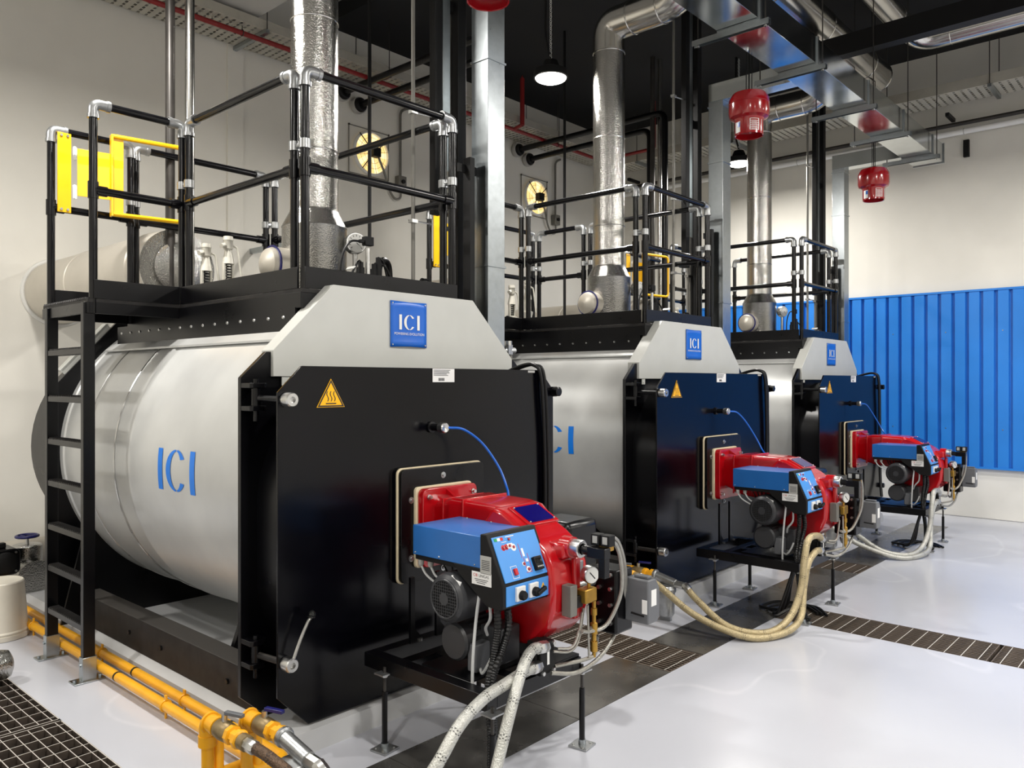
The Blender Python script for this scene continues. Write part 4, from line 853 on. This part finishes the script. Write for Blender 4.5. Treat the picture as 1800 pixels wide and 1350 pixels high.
def valve_line(t, x, y0, ye):
    MB().tube(bend([(x, y0, .225), (x, y0, .285), (x, y0 - .075, .285)], .05, 5), .033, 16).build('elbow', 'pipe_yellow', t)
    MB().cyl((x, y0, .19), (x, y0, .232), .036, n=16).cyl((x, y0 - .06, .285), (x, y0 - .085, .285), .036, n=16).build('elbow_collar', 'pipe_yellow', t)
    v = MB().lathe([(.03, 0), (.036, .01), (.038, .045), (.036, .08), (.03, .09)], (x, y0 - .085, .285), (0, -1, 0), 16).build('ball_valve', 'valve_bronze', t)
    MB().cyl((x, y0 - .13, .31), (x, y0 - .13, .345), .011, n=10).build('valve_stem', 'silver', v)
    MB().obox((x + .018, y0 - .17, .352), (.02, .085, .013), Matrix.Rotation(R(18), 3, 'Z')).build('lever_handle', 'blue_wheel' if x > 1.6 else 'grey_plastic', v, bev=.002)
    MB().lathe([(.03, 0), (.036, .008), (.036, .028), (.026, .03), (.026, .06), (.036, .062), (.036, .08), (.03, .085)], (x, y0 - .17, .285), (0, -1, 0), 8).build('union', 'pipe_yellow', t)
    MB().cyl((x + .05, y0 + .01, 0), (x + .05, y0 + .01, .27), .02, n=12).build('support_leg', 'pipe_yellow', t)
    MB().torus((x, y0 - .02, .285), (0, 1, 0), .036, .006, 16, 6).build('pipe_clamp', 'pipe_yellow', t)
valve_line(p1, 1.62, 2.86, 2.6); valve_line(p2, 1.50, 2.94, 2.6)
MB().lathe([(.03, 0), (.03, .035), (.02, .037), (.022, .06)], (1.50, 2.68, .285), (0, -1, 0), 12).build('hose_coupling', 'valve_bronze', p2)
fi = triple(thing('oil_filter', (1.63, 2.5, 0), '', 'filter'), 'cast grey oil filter bowl beside the yellow valves of {}', 'filter', 'oil filters')
MB().tube([(1.62, 2.60, .285), (1.622, 2.44, .25)], .03, 16).lathe([(.02, 2.61), (.038, 2.6), (.038, 2.585), (.03, 2.58)], (1.62, 0, .285), (0, 1, 0), 16).build('filter_head', 'cast_silver', fi)
MB().lathe([(.0, .03), (.05, .034), (.058, .05), (.06, .19), (.068, .195), (.068, .215), (.055, .235), (.0, .245)], (1.60, 2.50, 0), (0, 0, 1), 28, cap=False).build('filter_bowl', 'cast_silver', fi)
MB().cyl((1.622, 2.45, .25), (1.624, 2.38, .245), .026, n=8).build('outlet_nut', 'silver', fi)
for i in range(4):
    a = R(45 + 90 * i); MB().lathe([(.009, 0), (.009, .012)], (1.60 + .056 * math.cos(a), 2.5 + .056 * math.sin(a), .215), (0, 0, 1), 6).build('lid_bolt', 'silver', fi)
MB().box(1.59, 1.61, 2.46, 2.54, 0, .035).build('filter_foot', 'cast_silver', fi)

# ================================================================= copies for the other two boilers
WHO = ('the lever-handle boiler', 'the middle boiler', 'the blue-wall boiler')
BOILER_LABEL = ('grey cylindrical boiler with a lever handle on its black door clamp', 'grey cylindrical boiler standing in the middle of the row', 'grey cylindrical boiler standing next to the blue cladding')
for root, lab in TRIPLE:
    for k in (1, 2):
        c = copy_tree(root); c.location.x += 3.0 * k
        if root in (fi, p1, p2): c.location.y += .30; c.location.x += .06
        c['label'] = BOILER_LABEL[k] if root is boiler else lab.format(WHO[k])
    root['label'] = BOILER_LABEL[0] if root is boiler else lab.format(WHO[0])
lever()
# braided hoses: the first pair leaves the picture, the others loop back to their filters
def hose(pts, r, m, label, dx=0):
    pts = [(p[0] + dx, p[1], p[2]) for p in pts]
    t = thing('braided_hose', pts[0], label, 'hose', 'braided oil hoses')
    P = catmull(pts, 8); MB().tube(P, r, 12).build('hose_sleeve', m, t)
    tr_ = MB(); ln = 0
    for i in range(3, len(P) - 2, 5):
        d = (P[i + 1] - P[i]).normalized(); _, ua, va = frame_of(d)
        for q in range(0, 24, 2):
            for sh in (0, .012):
                e1, e2 = [(ua * math.cos(2 * PI * z / 24) + va * math.sin(2 * PI * z / 24)) * (r * 1.03) for z in (q, q + 1)]
                f1, f2 = d * (sh + .0016 * (q % 4)), d * (sh + .0016 * (q % 4) + .0015)
                tr_.add([P[i] + e1 + f1, P[i] + e2 + f2, P[i] + e2 + f2 + d * .003, P[i] + e1 + f1 + d * .003], [(0, 1, 2, 3)])
    tr_.build('tracer_band', 'tracer', t)['kind'] = 'stuff'
    for a, c in ((P[0], P[1]), (P[-1], P[-2])):
        d = (c - a).normalized(); e = MB().lathe([(r * .9, -.02), (r * 1.15, -.018), (r * 1.15, 0), (r * 1.2, .002), (r * 1.2, .035), (r * 1.05, .04)], a, tuple(d), 8).build('hose_end', 'silver', t)
hose([(2.48, 2.06, .525), (2.40, 2.05, .535), (2.31, 2.02, .50), (2.19, 1.97, .40), (2.08, 1.945, .22), (1.96, 1.90, .06), (1.80, 1.95, .03), (1.68, 2.12, .08), (1.63, 2.30, .2), (1.624, 2.37, .243)], .022, 'braid', 'pale braided hose from the upper pump port of the lever-handle boiler burner')
hose([(2.46, 2.08, .445), (2.36, 2.06, .455), (2.20, 2.02, .46), (2.05, 1.985, .46), (1.90, 1.955, .42), (1.79, 1.95, .325), (1.68, 1.99, .2), (1.58, 2.10, .1), (1.51, 2.3, .13)], .022, 'braid', 'pale braided hose from the lower pump port of the lever-handle boiler burner')
o = hose([(1.50, 2.63, .285), (1.51, 2.52, .275), (1.54, 2.40, .22), (1.52, 2.3, .14)], .021, 'braid_dark', 'dark brown braided hose leaving the outer yellow lever valve')
for k in (1, 2):
    w = ('middle', 'blue-wall')[k - 1]
    hose([(2.47, 2.06, .525), (2.33, 2.04, .57), (2.16, 2.03, .57), (2.09, 2.03, .45), (2.05, 2.04, .25), (1.93, 2.07, .09), (1.72, 2.13, .04), (1.60, 2.32, .07), (1.64, 2.55, .18), (1.682, 2.66, .243)], .022, 'braid_gold' if k == 1 else 'braid', f'braided hose looping from the upper pump port of the {w} boiler burner to its filter', 3 * k)
    hose([(2.47, 2.07, .445), (2.33, 2.05, .46), (2.20, 2.05, .40), (2.13, 2.05, .25), (2.02, 2.03, .08), (1.80, 2.06, .03), (1.60, 2.20, .03), (1.52, 2.50, .12), (1.55, 2.80, .26), (1.56, 2.92, .285)], .022, 'braid_gold' if k == 1 else 'braid', f'braided hose looping from the lower pump port of the {w} boiler burner to its valve', 3 * k)
    for j in range(3):
        t = MB().hose([(2.30 + .03 * j + 3 * k, 2.17, .40), (2.26 + .02 * j + 3 * k, 2.2, .25), (2.2 + .05 * j + 3 * k, 2.25, .05), (2.35 + 3 * k, 2.35 + .05 * j, .015), (2.55 + 3 * k, 2.3 + .06 * j, .012), (2.6 + 3 * k, 2.15 + .05 * j, .012), (2.45 + 3 * k, 2.02 + .03 * j, .012)], .010, 8).build('power_cable', 'rubber')
        tag(t, (f'black power cable in the front loop on the floor under the {w} burner', f'black power cable in the inner loop on the floor under the {w} burner', f'black power cable in the loop nearest the plinth under the {w} burner')[j], 'cable', f'loose cables under the {w} burner')
# ================================================================= overhead ducts
md = thing('supply_duct', (6, 2.52, 4.08), 'flat galvanised duct running overhead along the boiler row', 'duct')
xs_ = [.3, 1.6, 2.9, 4.1, 5.17, 6.2, 7.4, 8.43, 9.48, 9.92]
for i in range(len(xs_) - 1):
    o = MB().box(xs_[i] + .001, xs_[i + 1] - .001, 2.37, 2.675, 4.085, 4.29).build('duct_section', 'galv_duct', md, bev=.002)
    MB().box(xs_[i + 1] - .012, xs_[i + 1] + .012, 2.36, 2.685, 4.075, 4.30).build('joint_flange', 'galvanized', md)
def rod(mb, x, y, z0, z1=None): return mb.cyl((x, y, z0), (x, y, z1 or ZC), .005, n=6)
for i, x in enumerate((2.9, 5.17, 6.2, 7.4, 8.43, 9.48)):
    t = thing('duct_hanger', (x, 2.6, 4.03), ('galvanised strut hanger carrying the flat duct before the middle flue', 'galvanised strut hanger under the flat duct at the middle burner', 'galvanised strut hanger under the flat duct above the middle extinguisher',
             'galvanised strut hanger under the flat duct between the two far flues', 'galvanised strut hanger under the flat duct by the far flue', 'galvanised strut hanger under the closed end of the flat duct')[i], 'hanger', 'duct hangers')
    st_ = MB().box(x - .02, x + .02, 2.30, 2.88, 4.07, 4.074).box(x - .02, x - .0175, 2.30, 2.88, 4.034, 4.07).box(x + .0175, x + .02, 2.30, 2.88, 4.034, 4.07).build('strut', 'galvanized', t)
    for y in (2.33, 2.84):
        rod(MB(), x, y, 4.02, ZC + (.16 if x < 5.2 else 0)).build('threaded_rod', 'dark_pipe', t); MB().lathe([(.012, 0), (.012, .01)], (x, y, 4.024), (0, 0, 1), 6).build('nut', 'silver', t)
hdr = thing('flue_header', (6, 2.9, 5.0), 'long round silver header duct joining the boiler flues overhead', 'duct')
MB().cyl((.6, 2.9, 5.0), (9.3, 2.9, 5.0), .17, n=36).build('header_pipe', 'smooth_silver', hdr)
for x in (2, 3.5, 5, 6.5, 7.6, 8.8, 9.29): MB().torus((x, 2.9, 5.0), (1, 0, 0), .171, .006, 32, 6).build('joint_band', 'smooth_silver', hdr)
r2 = thing('round_duct', (8, 2.48, 5.15), 'second round silver duct turning past the black ceiling beam', 'duct')
MB().tube(bend([(5.6, 2.42, 5.2), (8.72, 2.42, 5.2), (8.9, 2.30, 5.12), (8.9, -3, 5.12)], .16, 5), .11, 28).build('duct_run', 'smooth_silver', r2, sharp=14)
for x in (7.2, 8.3, 8.55): MB().torus((x, 2.42, 5.2), (1, 0, 0), .112, .005, 28, 6).build('joint_band', 'smooth_silver', r2)
for y in (2.05, .9): MB().torus((8.9, y, 5.12), (0, 1, 0), .112, .005, 28, 6).build('joint_band', 'smooth_silver', r2)
r3 = thing('round_duct', (9.3, 1.5, 5.3), 'silver duct with elbow in the ceiling corner above the black beam', 'duct')
MB().tube(bend([(8.0, 1.70, 5.42), (9.15, 1.70, 5.42), (9.15, -2, 5.42)], .15, 5), .10, 24).build('duct_run', 'smooth_silver', r3, sharp=14)
bb = MB().box(7.42, 7.54, -4.5, 3.3, 4.60, 4.78).build('ceiling_beam', 'black_matte'); tag(bb, 'black steel beam crossing under the dark ceiling', 'beam')

# ================================================================= cable trays (real slots)
def tray(name, label, o, u, v, L_, W, flange, rib=False):
    """o corner, u along, v across; slots left open"""
    t = thing(name, o, label, 'cable tray', 'perforated cable trays'); o = Vector(o); u = Vector(u); v = Vector(v); mb = MB()
    n = int(L_ / .075); rows = 9 if not rib else 7; vr = W / rows
    us = []; 
    for i in range(n): us += [i * .075, i * .075 + .052]
    us.append(n * .075)
    vs2 = []
    for j in range(rows): vs2 += [j * vr, j * vr + vr * .35]
    vs2.append(W)
    nu, nv = len(us), len(vs2)
    V = [o + u * a + v * c for a in us for c in vs2]
    F = [(i * nv + j, (i + 1) * nv + j, (i + 1) * nv + j + 1, i * nv + j + 1) for i in range(nu - 1) for j in range(nv - 1) if not (i % 2 == 1 and j % 2 == 1)]
    mb.add(V, F).build('tray_base', 'tray', t, smooth=False)
    z = Vector((0, 0, 1))
    for c in (0, W): MB().add([o + v * c, o + v * c + u * L_, o + v * c + u * L_ + z * flange, o + v * c + z * flange], [(0, 1, 2, 3)]).build('tray_side', 'tray', t, smooth=False)
    k = 0
    a = .9
    while a < L_:
        p = o + u * a
        cr = MB(); q0 = p - v * .03; q1 = p + v * (W + .03)
        cr.obox(tuple((q0 + q1) / 2 - z * .022), (.04, .04, .04) if False else ((.04, W + .06, .035) if abs(v.y) > .5 else (W + .06, .04, .035))).build('support_strut', 'galvanized', t)
        for q in (q0 + v * .01, q1 - v * .01): rod(MB(), q.x, q.y, q.z - .04, ZC).build('hanger_rod', 'dark_pipe', t)
        a += 1.5
    return t
tray('cable_tray', 'pale perforated cable tray hung along the back wall above the fans', (.2, 6.88, 5.0), (1, 0, 0), (0, 1, 0), 9.9, .56, .09)
tray('cable_tray', 'pale perforated cable tray hung along the right wall above the white pipe', (9.86, -3.5, 4.84), (0, 1, 0), (1, 0, 0), 10.4, .45, .11, True)
rp_ = thing('sprinkler_pipe', (5, 6.97, 4.93), 'red sprinkler pipe slung under the back wall cable tray', 'pipe')
MB().cyl((.2, 6.97, 4.93), (9.75, 6.97, 4.93), .024, n=12).build('pipe_run', 'red_pipe', rp_)
for x in (4.66, 7.78): MB().cyl((x, 6.82, 4.95), (x, 6.82, 5.56), .03, n=12).lathe([(.012, 5.55), (.02, 5.57), (.005, 5.6)], (x, 6.82, 0), (0, 0, 1), 10).cyl((x, 6.82, 4.96), (x, 6.97, 4.93), .024, n=10).build('riser', 'red_pipe', rp_)
MB().tube(bend([(9.75, 6.97, 4.93), (9.75, 6.05, 4.93), (9.75, 6.05, ZC)], .04, 4), .024, 12).build('riser', 'red_pipe', rp_)
for x in (1.5, 3.9, 6.3, 8.7): MB().torus((x, 6.97, 4.93), (1, 0, 0), .028, .004, 14, 6).cyl((x, 6.97, 4.955), (x, 6.97, ZC), .004, n=6).build('pear_hanger', 'dark_pipe', rp_)
# twin dark pipes out of the back wall
for k in (0, 1):
    w = ('middle', 'blue-wall')[k]
    for x, y, z, yb, nm in ((5.40, 7.47, 4.885, 5.06, 'upper'), (5.63, 7.47, 4.80, 5.42, 'lower')):
        x += 3 * k; t = thing('heating_pipe', (x, yb, 2.1), f'{nm} dark pipe coming out of the back wall and dropping to the {w} boiler', 'pipe', 'twin dark pipes')
        MB().tube(bend([(x, y, z), (x, yb, z), (x, yb, 2.05 if nm == 'upper' else 2.60)], .12, 6), .037, 14).build('pipe_run', 'black', t)
        MB().lathe([(.085, 0), (.085, .02), (.075, .05), (.06, .06)], (x, 7.44, z), (0, -1, 0), 20).build('wall_escutcheon', 'black_matte', t)
        MB().cyl((x, 7.475, z), (x, 7.42, z), .095, n=20).build('wall_sleeve', 'soffit', t)
# round wall fans
for k in (0, 1):
    fxx, fz = 5.83 + 3 * k, 4.29; yw = 7.49
    t = thing('wall_fan', (fxx, 7.5, fz), ('round wall fan with glowing opening above the first walkway', 'round wall fan with glowing opening beside the middle flue')[k], 'fan', 'round wall fans')
    MB().lathe([(.26, 0), (.26, .03), (.245, .045), (.235, .04), (.235, 0)], (fxx, yw, fz), (0, -1, 0), 40, cap=False).build('fan_ring', 'white_paint', t)
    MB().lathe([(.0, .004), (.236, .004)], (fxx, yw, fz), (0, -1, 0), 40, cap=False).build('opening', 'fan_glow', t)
    for i in range(5):
        a0 = 2 * PI * i / 5 + .2; pts = []
        for j in range(7):
            a = a0 + .95 * j / 6; pts.append((fxx + .225 * math.cos(a), yw - .010 - .012 * j / 6, fz + .225 * math.sin(a)))
        q = [(fxx + .05 * math.cos(a0 + .3 + .4 * j / 6), yw - .012 - .01 * j / 6, fz + .05 * math.sin(a0 + .3 + .4 * j / 6)) for j in range(7)]
        MB().add(pts + q, [(j, j + 1, j + 8, j + 7) for j in range(6)]).build('fan_blade', 'fan_blade', t, smooth=False)
    gd2 = MB()
    for rr in (.12, .18): gd2.torus((fxx, yw - .045, fz), (0, 1, 0), rr, .0018, 40, 4)
    for i in range(8):
        a = 2 * PI * i / 8 + .25; gd2.cyl((fxx + .03 * math.cos(a), yw - .05, fz + .03 * math.sin(a)), (fxx + .25 * math.cos(a), yw - .04, fz + .25 * math.sin(a)), .002, n=5)
    gd2.build('guard_wire', 'black_matte', t)
    MB().cyl((fxx - .19, yw - .05, fz + .2), (fxx + .03, yw - .06, fz - .02), .006, n=6).cyl((fxx + .2, yw - .05, fz + .17), (fxx, yw - .06, fz), .006, n=6).cyl((fxx - .15, yw - .05, fz - .2), (fxx, yw - .06, fz), .006, n=6).build('motor_strut', 'black_matte', t)
    MB().box(fxx - .055, fxx + .055, yw - .14, yw - .045, fz - .055, fz + .055).build('fan_motor', 'black_matte', t, bev=.012)
    for a, c in (((-.31, .28), (.27, .28)), ((-.31, .28), (-.31, -.27)), ((.27, .28), (.27, -.27)), ((-.31, -.27), (.27, -.27))):
        MB().cyl((fxx + a[0], yw - .002, fz + a[1]), (fxx + c[0], yw - .002, fz + c[1]), .006, n=6).build('frame_edge', 'conduit_grey', t)
    for a in ((-.31, .28), (.27, .28)): MB().lathe([(.012, 0), (.012, .01)], (fxx + a[0], yw, fz + a[1]), (0, -1, 0), 8).build('frame_bolt', 'dark_pipe', t)
    bx = thing('fan_isolator', (fxx + .43, 7.45, 4.0), ('grey isolator box with conduit beside the fan over the first walkway', 'grey isolator box with conduit beside the fan at the middle flue')[k], 'switch', 'fan isolators')
    MB().box(fxx + .37, fxx + .49, 7.41, 7.49, 3.95, 4.10).build('isolator_box', 'conduit_grey', bx, bev=.006)
    MB().lathe([(.025, 0), (.025, .02)], (fxx + .43, 7.41, 4.03), (0, -1, 0), 12).build('knob', 'black_matte', bx)
    MB().tube(bend([(fxx + .43, 7.46, 4.10), (fxx + .43, 7.46, 4.9), (fxx + .55, 7.46, 4.96)], .08, 4), .016, 10).build('conduit', 'conduit_grey', bx)
    MB().hose([(fxx + .04, yw - .1, fz - .05), (fxx + .16, yw - .06, fz - .2), (fxx + .24, yw - .04, fz - .36), (fxx + .33, yw - .04, 3.82), (fxx + .42, yw - .04, 3.84), (fxx + .43, yw - .04, 3.95)], .014, 8).build('flex_cable', 'conduit_grey', bx)
# wall pipe on the right with black brackets
wp = thing('wall_pipe', (10.55, 2, 4.57), 'white pipe with a thin dark pipe above it along the right wall', 'pipe')
MB().cyl((10.55, -4, 4.57), (10.55, 7.3, 4.57), .035, n=14).build('white_run', 'white_paint', wp)
MB().cyl((10.52, -4, 4.66), (10.52, 7.3, 4.66), .025, n=12).build('dark_run', 'dark_pipe', wp)
for i in range(9):
    y = -2.0 + i * 1.0; MB().torus((10.55, y + .3, 4.57), (0, 1, 0), .036, .004, 14, 6).build('coupling', 'label_grey', wp)
for y in (2.29, 4.75, 6.7, -.2):
    MB().box(10.60, 10.65, y - .03, y + .03, 4.28, 4.48).build('bracket_leg', 'black_matte', wp); MB().obox((10.40, y + .12, 4.72), (.30, .04, .04)).build('bracket_arm', 'black_matte', wp)
# thin rods and conduits dropping between the boilers
for i, (x, y, z0, r, lb) in enumerate(((4.35, 5.6, 2.86, .016, 'black rod dropping behind the first walkway beside the wall fan'), (7.12, 5.6, 2.33, .016, 'black rod dropping behind the middle flue'),)):
    tag(MB().cyl((x, y, z0), (x, y, ZC + (.16 if x < 5.2 else 0)), r, n=8).build('drop_rod', 'black_matte'), lb, 'rod', 'black drop rods')
# galvanised strut frame near the back wall
sf = thing('strut_frame', (6.9, 6.5, 2.0), 'galvanised strut frame standing behind the middle walkway', 'frame')
MB().box(6.88, 6.92, 6.48, 6.52, 0, 2.72).build('strut_post', 'galvanized', sf); MB().box(6.88, 6.92, 6.48, 7.5, 2.68, 2.72).build('strut_arm', 'galvanized', sf)
sf = thing('strut_frame', (4.3, 6.6, 2.0), 'galvanised strut arm behind the dial gauge of the first walkway', 'frame')
MB().box(4.28, 4.32, 6.58, 6.62, 0, 2.98).build('strut_post', 'galvanized', sf); MB().box(4.28, 4.32, 6.58, 7.5, 2.93, 2.98).build('strut_arm', 'galvanized', sf)

# ================================================================= corner behind the ladder
bk = thing('plastic_bucket', (1.55, 5.74, 0), 'dirty white plastic bucket standing upside down by the yellow pipes', 'bucket')
MB().lathe([(.168, .002), (.17, .03), (.163, .034), (.166, .05), (.16, .055), (.138, .345), (.132, .352), (.122, .346), (.0, .346)], (1.55, 5.74, 0), (0, 0, 1), 40, cap=False).build('bucket_body', 'bucket_white', bk)
MB().torus((1.55, 5.74, .045), (0, 0, 1), .164, .005, 40, 6).build('rim_ring', 'bucket_white', bk)
gvv = thing('gate_valve', (1.93, 6.62, .2), 'silver lagged gate valve with dark blue handwheel by the back wall', 'valve')
MB().cyl((1.95, 6.35, .2), (1.95, 7.5, .2), .12, n=28).build('lagged_body', 'stucco_silver', gvv)
MB().lathe([(.10, .2), (.10, .40), (.09, .41), (.0, .415)], (1.95, 6.55, 0), (0, 0, 1), 24, cap=False).build('lagged_bonnet', 'stucco_silver', gvv)
MB().cyl((1.95, 6.55, .41), (1.95, 6.55, .46), .012, n=10).build('stem', 'silver', gvv)
hw = MB().torus((1.95, 6.55, .47), (0, 0, 1), .07, .011, 28, 8)
for i in range(3):
    a = 2 * PI * i / 3; hw.cyl((1.95, 6.55, .46), (1.95 + .07 * math.cos(a), 6.55 + .07 * math.sin(a), .47), .008, n=6)
hw.build('handwheel', 'blue_wheel', gvv)
av = thing('valve_actuator', (1.74, 6.4, .2), 'black boxy valve actuator beside the handwheel valve', 'actuator')
MB().prism(rrect(1.64, 1.83, .26, .44, .04), 'y', 6.28, 6.50).build('actuator_housing', 'black', av, bev=.01)
MB().lathe([(.07, 0), (.075, .01), (.06, .016)], (1.735, 6.28, .35), (0, -1, 0), 20).build('actuator_cover', 'black_matte', av)
MB().box(1.71, 1.76, 6.35, 6.40, .44, .475).build('position_indicator', 'black_matte', av, bev=.005)
for x in (1.67, 1.80):
    for z in (.285, .415): MB().lathe([(.008, 0), (.008, .008)], (x, 6.28, z), (0, -1, 0), 6).build('cover_bolt', 'silver', av)
MB().cyl((1.735, 6.4, .12), (1.735, 6.4, .27), .03, n=12).cyl((1.735, 6.3, .12), (1.735, 7.5, .12), .05, n=16).build('valve_neck', 'cast_silver', av)
lw = thing('lagged_pipe', (1.0, 7.2, .25), 'pale lagged pipe running low along the back wall behind the bucket', 'pipe')
MB().cyl((-1.5, 7.3, .22), (2.5, 7.3, .22), .1, n=24).build('lagging', 'insulation', lw)
for x in (-.5, .8, 1.9): MB().box(x - .03, x + .03, 7.2, 7.4, 0, .13).build('pipe_saddle', 'cast_silver', lw)
sp = thing('clad_pipe', (.8, 4.83, .1), 'silver stucco clad pipe end lying across the square-mesh grate', 'pipe')
MB().lathe([(.078, 0), (.078, 1.0), (.07, 1.03), (.04, 1.045)], (.32, 4.83, .10), (1, 0, 0), 28).build('cladding', 'stucco_silver', sp)
MB().box(.5, .56, 4.76, 4.90, 0, .04).build('pipe_rest', 'cast_silver', sp)
MB().torus((1.18, 4.83, .1), (1, 0, 0), .079, .004, 28, 6).build('joint_band', 'smooth_silver', sp)
